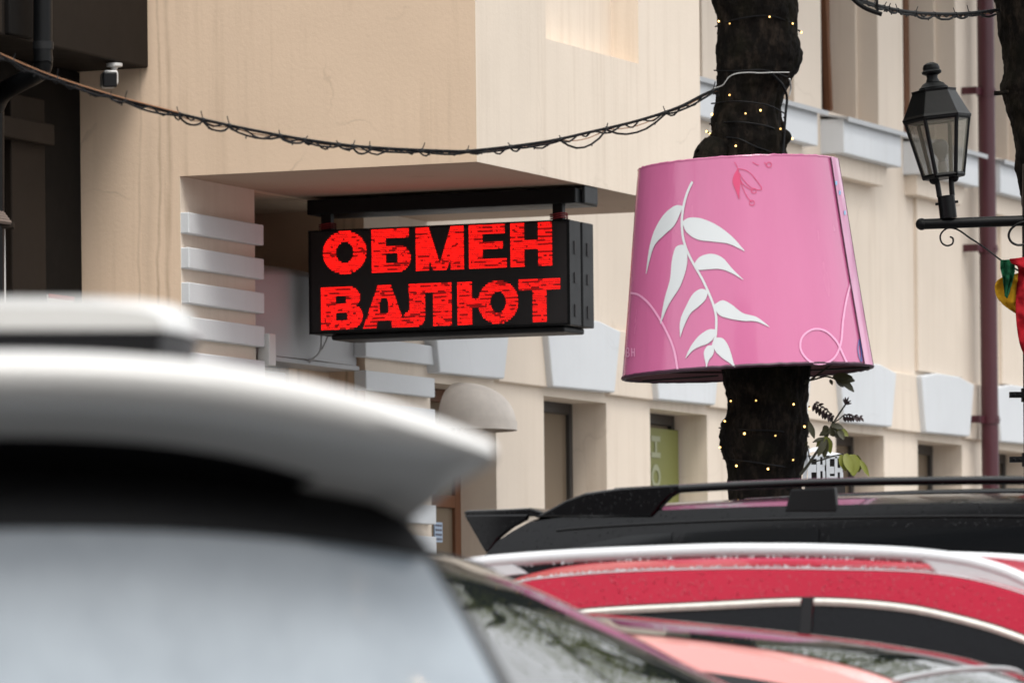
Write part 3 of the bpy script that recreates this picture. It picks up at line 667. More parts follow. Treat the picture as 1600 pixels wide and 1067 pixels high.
# ------------------------------------------------------------------ trees
def trunk(name_parent, prof, Y, seed, zmin, ext):
    # prof: (y, left, right) in photo pixels at depth Y, sampled into rings with bark relief
    pts = []
    for y, xl, xr in prof:
        a, b_ = at(xl, y, Y), at(xr, y, Y); pts.append(((a + b_) / 2, (b_.x - a.x) / 2))
    return pts
def ring_mesh(pts, n, step, amp, seed, lump=0.0):
    cs = catmull([Vector((p.x, p.y, p.z)) for p, r in pts], 10); rs = catmull([Vector((r, 0, 0)) for p, r in pts], 10)
    rows = []; acc = 0; last = None
    dense = []
    for c, r in zip(cs, rs):
        if last is not None:
            d = (c - last[0]).length; k = max(1, int(d / step))
            for q in range(1, k + 1): dense.append((last[0].lerp(c, q / k), last[1] + (r.x - last[1]) * q / k))
        else: dense.append((c, r.x))
        last = (c, r.x)
    for c, r in dense:
        row = []
        for k in range(n):
            a = 2 * math.pi * k / n
            dr = Vector((math.cos(a), math.sin(a), 0))
            p = c + dr * r
            q = Vector((p.x * 9 + seed, p.y * 9, p.z * 3.2))
            h = noise.fractal(q * 1.6, 0.9, 2.1, 5) * amp + noise.fractal(q * 6, 0.8, 2.2, 3) * amp * 0.45 + noise.noise(Vector((p.x * 3 + seed, p.y * 3, p.z * 4))) * lump
            row.append(p + dr * h)
        rows.append(row)
    return rows
def crown(parent, base_pts, n_leaf, spread, zlo, zhi, cx, cy, seed, bark):
    rnd = random.Random(seed)
    tips = []
    for k, (p, a) in enumerate(base_pts):
        L = rnd.uniform(1.6, 2.6); path = [Vector(p)]
        d = Vector((math.cos(a), math.sin(a), rnd.uniform(0.7, 1.3))).normalized()
        for q in range(6):
            d = (d + Vector((rnd.uniform(-.25, .25), rnd.uniform(-.25, .25), rnd.uniform(-.02, .2)))).normalized()
            path.append(path[-1] + d * L / 5)
        MB().tube(path, [0.075 * (1 - q / 8) for q in range(7)], 8).build('branch', bark, parent, smooth=True)
        tips += path[2:]
    mb = MB()
    for k in range(n_leaf):
        t = rnd.choice(tips); c = t + Vector((rnd.gauss(0, .6), rnd.gauss(0, .6), rnd.gauss(-0.15, .6)))
        if c.z < zlo: continue
        u = Vector((rnd.uniform(-1, 1), rnd.uniform(-1, 1), rnd.uniform(-.6, .3))).normalized(); w = u.cross(Vector((rnd.uniform(-.4, .4), rnd.uniform(-.4, .4), 1))).normalized()
        l = rnd.uniform(.05, .10)
        mb.add([c, c + u * l * .5 + w * l * .3, c + u * l, c + u * l * .5 - w * l * .3], [(0, 1, 2, 3)])
    f = mb.build('crown', M['leaf'], parent); f['kind'] = 'stuff'

TY = 24.5
T1 = empty('lamp_shade_tree', at(1195, 1030, TY).xy.to_3d(), 0, 'dark rough tree trunk carrying the big pink lampshade and fairy lights', 'tree')
T1.name = 'street_tree'
gl = at(1198, 1089, TY)
prof = [(1500, 1105, 1290), (1440, 1118, 1282), (1200, 1130, 1268), (900, 1136, 1262), (800, 1138, 1258), (745, 1139, 1253), (720, 1134, 1257), (700, 1127, 1259), (680, 1124, 1261), (660, 1126, 1263), (642, 1134, 1264), (620, 1132, 1265), (600, 1127, 1266), (580, 1127, 1266), (500, 1122, 1256), (400, 1114, 1240), (300, 1108, 1228), (240, 1108, 1226), (215, 1109, 1228), (195, 1111, 1224), (170, 1114, 1223), (145, 1116, 1226), (125, 1117, 1236), (105, 1119, 1247), (85, 1120, 1252), (65, 1121, 1249), (45, 1121, 1246), (25, 1119, 1247), (5, 1111, 1244), (-40, 1098, 1248), (-100, 1085, 1258), (-200, 1080, 1250)]
pts1 = trunk(T1, prof, TY, 1, 0, 0)
b0 = T1.location.copy()
pl = [(p - b0, r - 0.004) for p, r in pts1]
rows = ring_mesh(pl, 96, 0.011, 0.015, 3.0, 0.014)
mb = MB(); mb.grid(rows, 0, True)
# the sawn limb stub beside the shade and a knot on the other side
st0 = at(1120, 250, TY - 0.06) - b0; st1 = at(1090, 236, TY - 0.10) - b0
rows = []
for k in range(9):
    f = k / 8; c = st0.lerp(st1, f); r = (0.085, 0.09, 0.092, 0.09, 0.087, 0.082, 0.074, 0.055, 0.01)[k]
    d = (st1 - st0).normalized(); a1 = d.cross(Vector((0, 1, 0))).normalized(); a2 = d.cross(a1)
    rows.append([c + (a1 * math.cos(q * math.pi / 12) + a2 * math.sin(q * math.pi / 12)) * r * (1 + 0.10 * noise.noise(Vector((q * .9, k * .8, 2)))) for q in range(24)])
mb.grid(rows, 0, True)
mb.build('trunk', M['bark'], T1, smooth=True, angle=80)
mb = MB(); kc = at(1224, 212, TY - 0.02) - b0
for k in range(5):
    mb.ball(kc + Vector((random.uniform(-.014, .006), random.uniform(-.03, .02), random.uniform(-.07, .05))), random.uniform(.018, .034), 8)
mb.build('knot', M['bark'], T1, smooth=True)['kind'] = 'stuff'
# limbs and crown, above the frame
topc = pl[-1][0]
crown(T1, [(topc + Vector((0, 0, -0.1)), a) for a in (0.2, 1.1, 2.0, 2.9, 3.8, 4.8, 5.6)], 8000, 1.6, 4.3 , 9, 0, 0, 11, M['bark'])

T2Y = 28.0
T2 = empty('street_tree', (at(1660, 1030, T2Y).x, T2Y, 0), 0, 'dark leaning tree trunk at the right edge behind the street lamp', 'tree')
prof = [(1440, 1668, 1812), (1200, 1665, 1800), (900, 1650, 1780), (600, 1628, 1755), (450, 1612, 1735), (330, 1597, 1716), (300, 1593, 1710), (260, 1585, 1704), (235, 1584, 1700), (200, 1579, 1695), (170, 1570, 1690), (150, 1566, 1686), (135, 1563, 1684), (110, 1568, 1684), (80, 1564, 1682), (40, 1559, 1680), (10, 1555, 1680), (-40, 1545, 1678), (-120, 1535, 1690), (-200, 1530, 1680)]
b0 = T2.location.copy()
pl = [(p - b0, r - 0.004) for p, r in trunk(T2, prof, T2Y, 2, 0, 0)]
mb = MB(); mb.grid(ring_mesh(pl, 64, 0.016, 0.012, 8.0, 0.01), 0, True)
mb.tube(catmull([at(1575, 144, T2Y - 0.1) - b0, at(1562, 146, T2Y - 0.12) - b0, at(1553, 146, T2Y - 0.12) - b0]), 0.012, 6)
mb.build('trunk', M['bark'], T2, smooth=True, angle=80)
crown(T2, [(pl[-1][0] + Vector((0, 0, -0.1)), a) for a in (0.4, 1.4, 2.5, 3.4, 4.4, 5.4)], 7000, 1.6, 4.75, 9, 0, 0, 17, M['bark'])

# leafy shoots on the trunk
def leaf_mesh(mb, p, d, up, l, w, mi=0, curl=0.25):
    d = d.normalized(); s = d.cross(up).normalized(); n = s.cross(d)
    rows = []
    for i in range(5):
        f = i / 4; ww = w * math.sin(math.pi * min(0.97, f * 0.9 + 0.08)) ** 0.8
        c = p + d * l * f - n * curl * l * f * f
        rows.append([c - s * ww + n * ww * .3, c, c + s * ww + n * ww * .3])
    mb.grid(rows, mi)
SH = T1
def shoot(path_px, Yp, r):
    b_ = SH.location
    return catmull([at(x, y, Yp) - b_ for x, y in path_px], 6)
SP = MB()
SP.tube(shoot([(1250, 742), (1262, 727), (1270, 715), (1280, 700), (1290, 682), (1300, 664), (1312, 645), (1321, 632)], TY - 0.12, 0), [0.0075 - 0.00009 * k for k in range(43)], 6)
SP.tube(shoot([(1268, 722), (1285, 718), (1300, 713), (1318, 709)], TY - 0.12, 0), 0.0035, 5)
SP.tube(shoot([(1266, 720), (1263, 705), (1260, 690)], TY - 0.12, 0), 0.0028, 5)
SP.tube(shoot([(1258, 596), (1275, 592), (1290, 588), (1302, 591)], TY - 0.1, 0), 0.004, 5)
SP.tube(shoot([(1256, 600), (1274, 588), (1290, 576), (1300, 568)], TY - 0.1, 0), 0.0045, 5)
SP.tube(shoot([(1302, 661), (1312, 654), (1322, 648), (1345, 654)], TY - 0.12, 0), 0.0028, 5)
SP.tube(shoot([(1300, 664), (1300, 652), (1292, 640), (1272, 630)], TY - 0.12, 0), 0.0028, 5)
sprout = SP.build('shoot', M['twig'], T1, smooth=True)
def px_leaf(x0, y0, x1, y1, wpx, m, Yp=TY - 0.13, curl=0.15, tilt=0.35):
    p, q = at(x0, y0, Yp) - T1.location, at(x1, y1, Yp) - T1.location
    q.y += random.uniform(-.03, .03)
    mb = MB(); leaf_mesh(mb, p, q - p, Vector((random.uniform(-.2, .2), -1, tilt)), (q - p).length, wpx * Yp / F, 0, curl)
    mb.build('leaf', M[m], sprout, smooth=True)
# bright lower leaves
for a in ((1313, 711, 1322, 735, 7, 'leaf_young'), (1321, 709, 1330, 737, 8, 'leaf_young'), (1332, 710, 1333, 742, 12, 'leaf_young'), (1338, 711, 1342, 738, 8, 'leaf_young'), (1343, 718, 1358, 743, 4.5, 'leaf_young'),
          # middle drooping leaflets
          (1289, 683, 1275, 697, 5, 'leaf_young'), (1290, 685, 1278, 712, 6, 'leaf_dark'), (1291, 686, 1287, 715, 6, 'leaf_dark'), (1291, 684, 1298, 708, 6, 'leaf_young'), (1290, 682, 1302, 700, 5, 'leaf_young'), (1288, 684, 1270, 690, 3.5, 'leaf_dark'),
          (1296, 672, 1280, 680, 5, 'leaf_dark'), (1295, 668, 1284, 664 + 8, 6, 'leaf_dark'), (1297, 668, 1303, 682, 6, 'leaf_dark'), (1300, 668, 1312, 684, 6, 'leaf_dark'), (1304, 669, 1320, 684, 6, 'leaf_dark'), (1308, 670, 1326, 680, 6, 'leaf_young'), (1298, 664, 1318, 668, 5, 'leaf_dark'), (1310, 671, 1318, 686, 5, 'leaf_dark'), (1292, 672, 1290, 684, 5, 'leaf_dark'),
          # the upper dark leaf
          (1301, 589, 1336, 593, 9, 'leaf_dark'), (1305, 590, 1320, 604, 6, 'leaf_dark'), (1312, 591, 1335, 611, 6, 'leaf_dark'), (1297, 593, 1300, 601, 3, 'leaf_dark'), (1303, 589, 1330, 588, 6, 'leaf_dark'),
          # leaf behind the trunk edge
          (1264, 660, 1272, 684, 5, 'leaf_dark'), (1263, 658, 1268, 676, 5, 'leaf_dark'), (1262, 690, 1258, 698, 2.5, 'leaf_dark'), (1261, 696, 1267, 700, 2, 'leaf_dark')): px_leaf(*a)
for k in range(7):      # purple compound leaves, leaflet by leaflet
    f = k / 6
    x, y = 1274 + 26 * f, 630 + 20 * f
    px_leaf(x, y, x - 4 + 3 * f, y + 6 + 8 * math.sin(1 + 1.6 * f), 3.0, 'leaf_purple'); px_leaf(x, y, x + 8 - 4 * f, y - 3 + 4 * f, 2.4, 'leaf_purple')
    x, y = 1318 + 25 * f, 649 + 3 * f
    px_leaf(x, y, x + 4 + 2 * f, y + 11 - 5 * f, 2.6, 'leaf_purple'); px_leaf(x, y, x + 5, y - 3, 1.8, 'leaf_purple')
for dx, dy in ((-3, -11), (0, -13), (4, -11), (7, -6), (-1, 4), (8, -2)): px_leaf(1321, 632, 1321 + dx, 632 + dy, 1.8, 'leaf_purple')

# ------------------------------------------------------------------ the lampshade round the tree
bl, br_, tl, tr = at(973, 592, TY), at(1365, 572, TY), at(998, 268, TY), at(1310, 250, TY)
cb_, ct_ = (bl + br_) / 2, (tl + tr) / 2; rb_, rt_ = (br_ - bl).length / 2, (tr - tl).length / 2
ax = (ct_ - cb_); HS = ax.length; axn = ax.normalized()
SHD = empty('giant_lampshade', cb_, 0, 'giant pink lampshade printed with white leaves around the tree trunk', 'lampshade')
e1 = (br_ - bl).normalized(); e1 = (e1 - axn * e1.dot(axn)).normalized(); e2 = axn.cross(e1)   # e1 right, e2 away from the camera
def cone(a, f, off=0.0):       # a: angle from the near side, f: 0 bottom .. 1 top
    r = rb_ + (rt_ - rb_) * f + off
    r *= 1 + 0.006 * math.sin(3 * a + 0.7) + 0.004 * math.sin(5 * a + 2) * (1 - f) + 0.003 * math.sin(2 * a + f * 5) + 0.0016 * math.sin(13 * a + 4 * f) * (0.4 + f * (1 - f) * 2)
    return axn * (HS * f) + (e1 * math.sin(a) - e2 * math.cos(a)) * r
def cone_hit(x, y, off):       # photo pixel -> the point of the cone seen there
    d = at(x, y, 1.0) - Vector((0, 0, CZ)); o_ = Vector((0, 0, CZ)) - cb_
    lo, hi = TY - rb_ - 0.1, TY + 0.02
    def inside(Yq):
        p = o_ + d * Yq; f = p.dot(axn) / HS; rad = p - axn * p.dot(axn); a = math.atan2(rad.dot(e1), -rad.dot(e2))
        return rad.length <= (cone(a, f, off) - axn * (HS * f)).length
    hit = hi
    for k in range(60):
        Yq = lo + (hi - lo) * k / 59
        if inside(Yq): hit = Yq; break
    a_, b_ = hit - (hi - lo) / 59, hit
    for k in range(16):
        m_ = (a_ + b_) / 2
        if inside(m_): b_ = m_
        else: a_ = m_
    p = o_ + d * b_
    return p
NSEG = 120
rows = [[cone(2 * math.pi * k / NSEG, f / 14) for k in range(NSEG)] for f in range(15)]
mb = MB(); mb.grid(rows, 0, True); mb.build('shade', M['vinyl'], SHD, smooth=True)
rows = [[cone(2 * math.pi * k / NSEG, f / 4, -0.012) for k in range(NSEG)] for f in range(5)]
mb = MB(); mb.grid(rows, 0, True); mb.build('lining', M['vinyl_in'], SHD, smooth=True)
for f, nm in ((0.0, 'bottom_rim'), (1.0, 'top_rim')):
    path = []
    for k in range(NSEG + 1):
        p = cone(2 * math.pi * k / NSEG, f, -0.004); p += axn * (0.004 * noise.noise(Vector((k * 0.9, f * 9, 0)))); path.append(p)
    mb = MB(); mb.tube(path, 0.0085 if f == 0 else 0.006, 7, caps=False); mb.build(nm, M['seam'] if f == 0 else M['vinyl'], SHD, smooth=True)
    # wire spider that carries the shade on the trunk
    cen = axn * (HS * f) + Vector((0.09 if f == 0 else 0.02, 0, 0))
    for k in range(5):
        p = cone(2 * math.pi * (k + .3) / 5, f, -0.01); MB().tube([p, cen + (p - cen) * 0.4], 0.004, 5).build('support_wire', M['black_metal'], SHD)
# overlapping folded edge of the vinyl on the right
rows = [[cone(a, f / 14, 0.006) for a in (1.10, 1.16, 1.22, 1.28, 1.34)] for f in range(15)]
mb = MB(); mb.grid(rows); mb.build('seam_fold', M['fold'], SHD, smooth=True)
mb = MB(); mb.tube([cone(1.09, f / 14, 0.006) for f in range(15)], 0.0025, 5); mb.tube([cone(1.345, f / 14, 0.005) for f in range(15)], 0.003, 5); mb.build('seam_edge', M['seam'], SHD, smooth=True)
def print_shape(name, outline, m, off=0.003, n=5):
    # filled outline: strips between two pixel polylines of equal length
    A, B = outline; rows = []
    A = catmull([Vector((x, y, 0)) for x, y in A], n); B = catmull([Vector((x, y, 0)) for x, y in B], n)
    for a, b_ in zip(A, B): rows.append([cone_hit(a.x + (b_.x - a.x) * q / 4, a.y + (b_.y - a.y) * q / 4, off) for q in range(5)])
    mb = MB(); mb.grid(rows); return mb.build(name, m, SHD, smooth=True)
def print_line(name, pts, w, m, off=0.003, n=6):
    c = catmull([Vector((x, y, 0)) for x, y in pts], n); A, B = [], []
    for i, p in enumerate(c):
        d = (c[min(i + 1, len(c) - 1)] - c[max(i - 1, 0)]).normalized(); nn = Vector((-d.y, d.x, 0)) * w / 2
        A.append(p + nn); B.append(p - nn)
    mb = MB(); mb.grid([[cone_hit(a.x, a.y, off), cone_hit(b_.x, b_.y, off)] for a, b_ in zip(A, B)]); return mb.build(name, m, SHD, smooth=True)
def zz(pts): return [(940 + x / 2.8087, 230 + y / 2.8087) for x, y in pts]      # from an enlarged crop of the photo
PW = M['print_white']
print_line('printed_stem', zz([(398, 152), (380, 190), (365, 235), (355, 290), (352, 340), (358, 400), (375, 455), (405, 515), (440, 575), (468, 635), (490, 690), (502, 740), (503, 790), (500, 830), (488, 872)]), 3.6, PW)
leaves = [
 ([(356, 258), (320, 258), (270, 300), (230, 370), (208, 450), (194, 556)], [(356, 262), (345, 290), (318, 345), (270, 390), (228, 440), (196, 556)]),
 ([(354, 330), (372, 372), (420, 405), (490, 415), (560, 425), (628, 457)], [(356, 326), (385, 310), (440, 314), (510, 345), (575, 395), (628, 455)]),
 ([(356, 428), (325, 440), (308, 500), (300, 580), (275, 670), (257, 774)], [(360, 430), (374, 460), (374, 520), (345, 610), (295, 690), (259, 774)]),
 ([(405, 518), (425, 538), (470, 536), (520, 535), (570, 552), (622, 583)], [(405, 515), (430, 482), (480, 468), (530, 485), (575, 535), (622, 581)]),
 ([(466, 630), (435, 622), (400, 645), (372, 695), (345, 760), (344, 832)], [(468, 634), (455, 670), (425, 700), (390, 730), (362, 785), (346, 832)]),
 ([(494, 695), (515, 735), (560, 752), (620, 762), (680, 765), (736, 789)], [(496, 690), (530, 672), (570, 690), (620, 728), (680, 745), (736, 787)]),
 ([(503, 800), (470, 800), (430, 825), (400, 860), (380, 895), (368, 925)], [(503, 803), (490, 840), (465, 862), (430, 875), (400, 892), (370, 925)]),
 ([(490, 870), (465, 872), (450, 895), (450, 920), (456, 945), (459, 970)], [(491, 872), (494, 890), (488, 912), (474, 930), (465, 950), (461, 970)]),
 ([(500, 835), (490, 862), (500, 895), (530, 925), (560, 945), (584, 966)], [(503, 835), (530, 838), (550, 860), (565, 895), (575, 930), (586, 966)])]
for A_, B_ in leaves: print_shape('printed_leaf', (zz(A_), zz(B_)), PW)
PR = M['print_rose']
print_shape('printed_petal', (zz([(597, 95), (580, 125), (575, 155), (588, 190), (602, 228)]), zz([(599, 95), (607, 125), (610, 150), (606, 190), (604, 228)])), PR)
for pts_ in ([(583, 66), (598, 95), (612, 150), (640, 178), (668, 192)], [(610, 145), (622, 185), (640, 220), (660, 242)], [(598, 95), (640, 105), (675, 140), (703, 184), (660, 180), (620, 140), (605, 115)], [(662, 66), (682, 78), (690, 77)], [(715, 66), (722, 78)]):
    print_line('printed_stalk', zz(pts_), 1.05, PR)
for cx_, cy_, r_ in ((668, 192, 11), (660, 245, 11), (735, 78, 11)):
    print_line('printed_bud', zz([(cx_ + r_ * math.cos(k * math.pi / 5), cy_ + r_ * math.sin(k * math.pi / 5)) for k in range(11)]), 1.05, PR)
PP = M['print_pale']
print_line('printed_curl', zz([(128, 640), (165, 650), (215, 695), (270, 780), (315, 880), (334, 978)]), 3.2, PP)
print_line('printed_curl', zz([(1095, 590), (1075, 670), (1060, 760), (1050, 860), (1020, 925), (970, 950), (915, 940), (875, 890), (880, 835), (925, 800), (980, 805), (1030, 850), (1060, 910), (1078, 948)]), 3.0, PP)
print_line('printed_letter', zz([(132, 882), (132, 918)]), 1.6, PP); print_line('printed_letter', zz([(144, 882), (144, 918)]), 1.6, PP); print_line('printed_letter', zz([(132, 900), (144, 900)]), 1.6, PP)
print_line('printed_letter', zz([(110, 918), (110, 884), (118, 884), (119, 898), (112, 901), (120, 904), (119, 917), (110, 918)]), 1.4, PP)
print_line('printed_bloom', zz([(1132, 842), (1126, 880), (1130, 915), (1142, 940), (1140, 900), (1133, 845)]), 1.6, M['print_blue'])
print_line('printed_bloom', zz([(1146, 872), (1150, 905), (1160, 940)]), 2.2, M['print_blue'])
for x_, y_ in ((1030, 158), (1046, 200), (1068, 288)): print_shape('printed_dot', (zz([(x_ - 4, y_ - 9), (x_ - 4, y_ + 9)]), zz([(x_ + 4, y_ - 9), (x_ + 4, y_ + 9)])), M['print_cyan'], 0.008)

# ------------------------------------------------------------------ fairy lights wound round the trunk
FL = empty('fairy_lights', at(1190, 745, TY), 0, 'string of tiny warm fairy lights wound around the tree trunk', 'fairy lights', None)
def trunk_at(y):
    pr = [(745, 1139, 1253), (720, 1134, 1257), (700, 1127, 1259), (680, 1124, 1261), (660, 1126, 1263), (642, 1134, 1264), (620, 1132, 1265), (580, 1127, 1266), (300, 1108, 1228), (240, 1108, 1226), (195, 1111, 1224), (145, 1116, 1226), (105, 1119, 1247), (85, 1120, 1252), (45, 1121, 1246), (0, 1111, 1244), (-60, 1095, 1250)]
    for (ya, la, ra), (yb, lb, rb2) in zip(pr, pr[1:]):
        if yb <= y <= ya:
            f = (ya - y) / (ya - yb); return la + (lb - la) * f, ra + (rb2 - ra) * f
    return (1139, 1253) if y > 745 else (1095, 1250)
def on_trunk(x, y, off=0.007):
    l, r = trunk_at(y); c = (l + r) / 2; h = (r - l) / 2; q = max(-0.999, min(0.999, (x - c) / h))
    rr_ = h * TY / F + off
    p = at(c, y, TY); return Vector((p.x + q * rr_, TY - math.sqrt(1 - q * q) * rr_, p.z)) - FL.location
bulbs = [(1142, 43), (1127, 37), (1198, 35), (1232, 43), (1141, 154), (1117, 181), (1163, 184), (1184, 179), (1213, 206), (1149, 234), (1214, 249), (1145, 628), (1180, 629), (1234, 635), (1136, 659), (1163, 680), (1207, 684), (1250, 669), (1153, 729), (1197, 735), (1233, 721)]
edge_bulbs = [(1252, 51), (1227, 187), (1238, 217), (1104, 206), (1109, 209), (1265, 638), (1125, 699)]
mb = MB()
for ys in ([(1118, 42), (1150, 37), (1198, 33), (1240, 43)], [(1115, 110), (1150, 117), (1190, 117), (1226, 125)], [(1112, 162), (1150, 164), (1195, 170), (1222, 180)], [(1110, 194), (1150, 196), (1195, 203), (1224, 212)], [(1110, 214), (1150, 222), (1180, 236), (1224, 247)], [(1126, 668), (1165, 674), (1215, 677), (1262, 683)], [(1132, 716), (1165, 722), (1210, 730), (1256, 733)]):
    MB().tube(catmull([on_trunk(x, y, 0.008) for x, y in ys], 6), 0.0032, 5).build('cable', M['cable'], FL, smooth=True)
mb.tube(catmull([on_trunk(x, y, 0.016) for x, y in [(1200, 122), (1216, 138), (1223, 155), (1221, 180), (1219, 210), (1217, 247)]], 6), 0.006, 6)
mb.build('cable', M['cable'], FL, smooth=True)
bproto = None
def bulb(p, m, parent, r=0.0062):
    global bproto
    if bproto is None:
        mb = MB(); mb.ball((0, 0, 0), 1.0, 8); bproto = mb.build('bulb', M['bulb'], parent, smooth=True); o_ = bproto
    else:
        o_ = bpy.data.objects.new('bulb', bproto.data); COL.objects.link(o_); o_.parent = parent
    o_.location = p; o_.scale = (r, r, r * 1.1)
    if m != 'bulb':
        o_.material_slots[0].link = 'OBJECT'; o_.material_slots[0].material = M[m]
    return o_
for k, (x, y) in enumerate(bulbs): bulb(on_trunk(x, y, 0.016), 'bulb' if k % 4 else 'bulb_dim', FL, random.uniform(0.0028, 0.0046))
for x, y in edge_bulbs:
    p = at(x, y, TY - 0.02) - FL.location; bulb(p, 'bulb', FL, 0.0042)
    l, r = trunk_at(y); xe = l if x < 1190 else r
    MB().tube([p, at(xe, y - 4 if x > 1190 else y + 3, TY - 0.02) - FL.location], 0.0035, 5).build('bulb_holder', M['cable'], FL, smooth=True)

# ------------------------------------------------------------------ overhead light cables
def garland(name, pts, loops, label, r=0.0062, copper=0):
    o0 = pts[0]; g = empty(name, o0, 0, label, 'cable')
    c = catmull(pts, 14); mb = MB(); mb.tube([p - o0 for p in c], r, 7); mb.build('carrier_wire', M['cable'], g, smooth=True)
    # the light chain tied on below it: hangs in small loops between the ties
    ties = []; path = []; i = 0; rnd = random.Random(5)
    lens = [0]
    for a, b_ in zip(c, c[1:]): lens.append(lens[-1] + (b_ - a).length)
    def along(s_):
        s_ = max(0, min(lens[-1] - 1e-5, s_))
        for q in range(len(lens) - 1):
            if lens[q + 1] >= s_: return c[q].lerp(c[q + 1], (s_ - lens[q]) / max(1e-9, lens[q + 1] - lens[q]))
        return c[-1]
    s_ = 0.0; second = []
    while s_ < lens[-1]:
        L = rnd.choice((0.09, 0.14, 0.2, 0.26, 0.33)) * rnd.uniform(.85, 1.15); dr = rnd.choice((0.006, 0.012, 0.02, 0.032)) * loops * (0.5 + L * 2.2)
        for lo, hi, dd, LL in BIG.get(name, []):
            if lo <= s_ / lens[-1] < hi: dr, L = dd, LL
        ties.append(along(s_))
        for q in range(6):
            f = q / 6; p = along(s_ + L * f) + Vector((rnd.uniform(-.002, .002), -0.006 + 0.008 * math.sin(f * 9), -dr * 4 * f * (1 - f) - 0.007 + rnd.uniform(-.0015, .0015)))
            path.append(p - o0); second.append(along(s_ + L * f) + Vector((0, 0.006, -dr * 1.6 * f * (1 - f) - 0.003)) - o0)
        s_ += L
    mb = MB(); mb.tube(path, r * 0.72, 6); mb.build('light_chain', M['cable'], g, smooth=True)
    third = []; s_ = 0.04
    while s_ < lens[-1]:
        L = rnd.uniform(.06, .2); dr = rnd.uniform(.002, .018) * loops
        for q in range(5):
            f = q / 5; third.append(along(s_ + L * f) + Vector((0, -0.009 * math.cos(f * 6.3), 0.006 * math.sin(f * 6.3 + 1) - dr * 4 * f * (1 - f) - .004)) - o0)
        s_ += L
    mb = MB(); mb.tube(third, r * 0.6, 6); mb.build('light_chain', M['cable'], g, smooth=True)
    mb = MB(); mb.tube(second, r * 0.34, 5); mb.build('thin_wire', M['copper'], g, smooth=True)
    tp0 = None
    for k, p in enumerate(ties):
        mb = MB(); d = Vector((rnd.uniform(-.012, .014), rnd.uniform(-.01, .01), rnd.uniform(.012, .04)))
        mb.tube([p - o0, p - o0 + d], 0.0021, 5); mb.tube([p - o0 + Vector((-.006, 0, 0)), p - o0 + Vector((.006, 0, -0.002))], r * 1.5, 7)
        mb.build('cable_tie', M['cable'], g)
    mb = MB()
    for q in range(4, len(path) - 1, 7): mb.tube([path[q], path[q] + Vector((rnd.uniform(-.006, .006), -.004, -rnd.uniform(.006, .014)))], 0.0028, 5)
    mb.build('lamp_socket', M['cable'], g)['kind'] = 'stuff'
    if copper:
        mb = MB(); mb.tube([p - o0 + Vector((0, -0.006, 0.004)) for p in c[:copper]], r * 0.55, 6); mb.build('copper_strand', M['copper'], g, smooth=True)
    return g
BIG = {'light_garland': [(0.905, 0.93, 0.05, 0.27)]}
ys_ = [(-60, 58), (0, 86), (75, 118), (160, 146), (233, 166), (330, 190), (450, 214), (560, 229), (690, 236), (745, 235), (850, 222), (925, 206), (1000, 188), (1060, 168), (1100, 148), (1122, 139)]
garland('light_garland', [tsz(on_s(-420, -130, 1.945)[0], 1.945, on_s(-420, -130, 1.945)[1])] + [at(x, y, 21.5 + (TY - 0.18 - 21.5) * (x / 1122)) for x, y in ys_], 1.0, 'long sagging light cable strung from the left edge to the tree trunk', copper=78)
BIG['garland_right'] = []
g2 = garland('light_garland', [at(x, y, TY + 0.1 + (x - 1250) / 310 * (T2Y - 0.2 - TY)) for x, y in [(1300, -22), (1340, -2), (1375, 10), (1420, 19), (1460, 22), (1500, 22), (1535, 19), (1560, 16)]], 0.5, 'short light cable strung at top right to the leaning tree', r=0.0075)
mb = MB(); o0 = g2.location
mb.tube(catmull([at(1326, -8, 25.4) - o0, at(1342, 7, 25.4) - o0, at(1358, 16, 25.4) - o0, at(1378, 23, 25.4) - o0]), 0.010, 8); mb.tube([at(1370, -6, 25.4) - o0, at(1371, 20, 25.4) - o0], 0.006, 6)
mb.build('cable_end', M['cable'], g2, smooth=True)
# light string hung across the street over the parked cars
og = empty('street_light_string', (5.2, -3.0, 6.0), 0, 'string of warm bulbs hung across the street above the parked cars', 'light string')
op = catmull([Vector(p) - og.location for p in ((5.2, -3, 6.5), (4.45, 0, 6.36), (3.87, 1.84, 6.43), (3.17, 3.92, 6.31), (2.86, 4.31, 6.38), (2.4, 8, 6.6), (1.9, 14, 7.0), (1.2, 24.3, 7.4))], 8)
MB().tube(op, 0.008, 6).build('wire', M['cable'], og, smooth=True)
M['street_bulb'] = mat('street_bulb', (0.8, 0.6, 0.4), 0.3, emit=(1.0, 0.72, 0.45), estr=55.0)
for p in ((3.87, 1.84, 6.39), (3.17, 3.92, 6.26), (2.86, 4.31, 6.35), (4.6, -.6, 6.4), (2.5, 7.2, 6.56), (2.18, 10.5, 6.78), (1.98, 13.2, 6.95)):
    mb = MB(); mb.ball(Vector(p) - og.location - Vector((0, 0, .03)), 0.016, 8); mb.build('bulb', M['street_bulb'], og, smooth=True)
# pale wire tied round the trunk above the shade
wo = at(1130, 138, TY - 0.2)
mb = MB(); P_ = [(1122, 141), (1134, 138), (1142, 127), (1152, 122), (1168, 121), (1185, 122), (1200, 121), (1224, 119)]
mb.tube(catmull([on_trunk(x, y, 0.026) + FL.location - wo for x, y in P_], 8), 0.0023, 6)
mb.tube(catmull([on_trunk(x, y, 0.02) + FL.location - wo for x, y in [(1226, 128), (1228, 140), (1225, 152)]], 6), 0.0035, 6)
wt = mb.build('tie_wire', M['white_wire'], None, smooth=True); wt.location = wo
tag(wt, 'pale wire tied around the trunk where the long cable ends', 'wire')

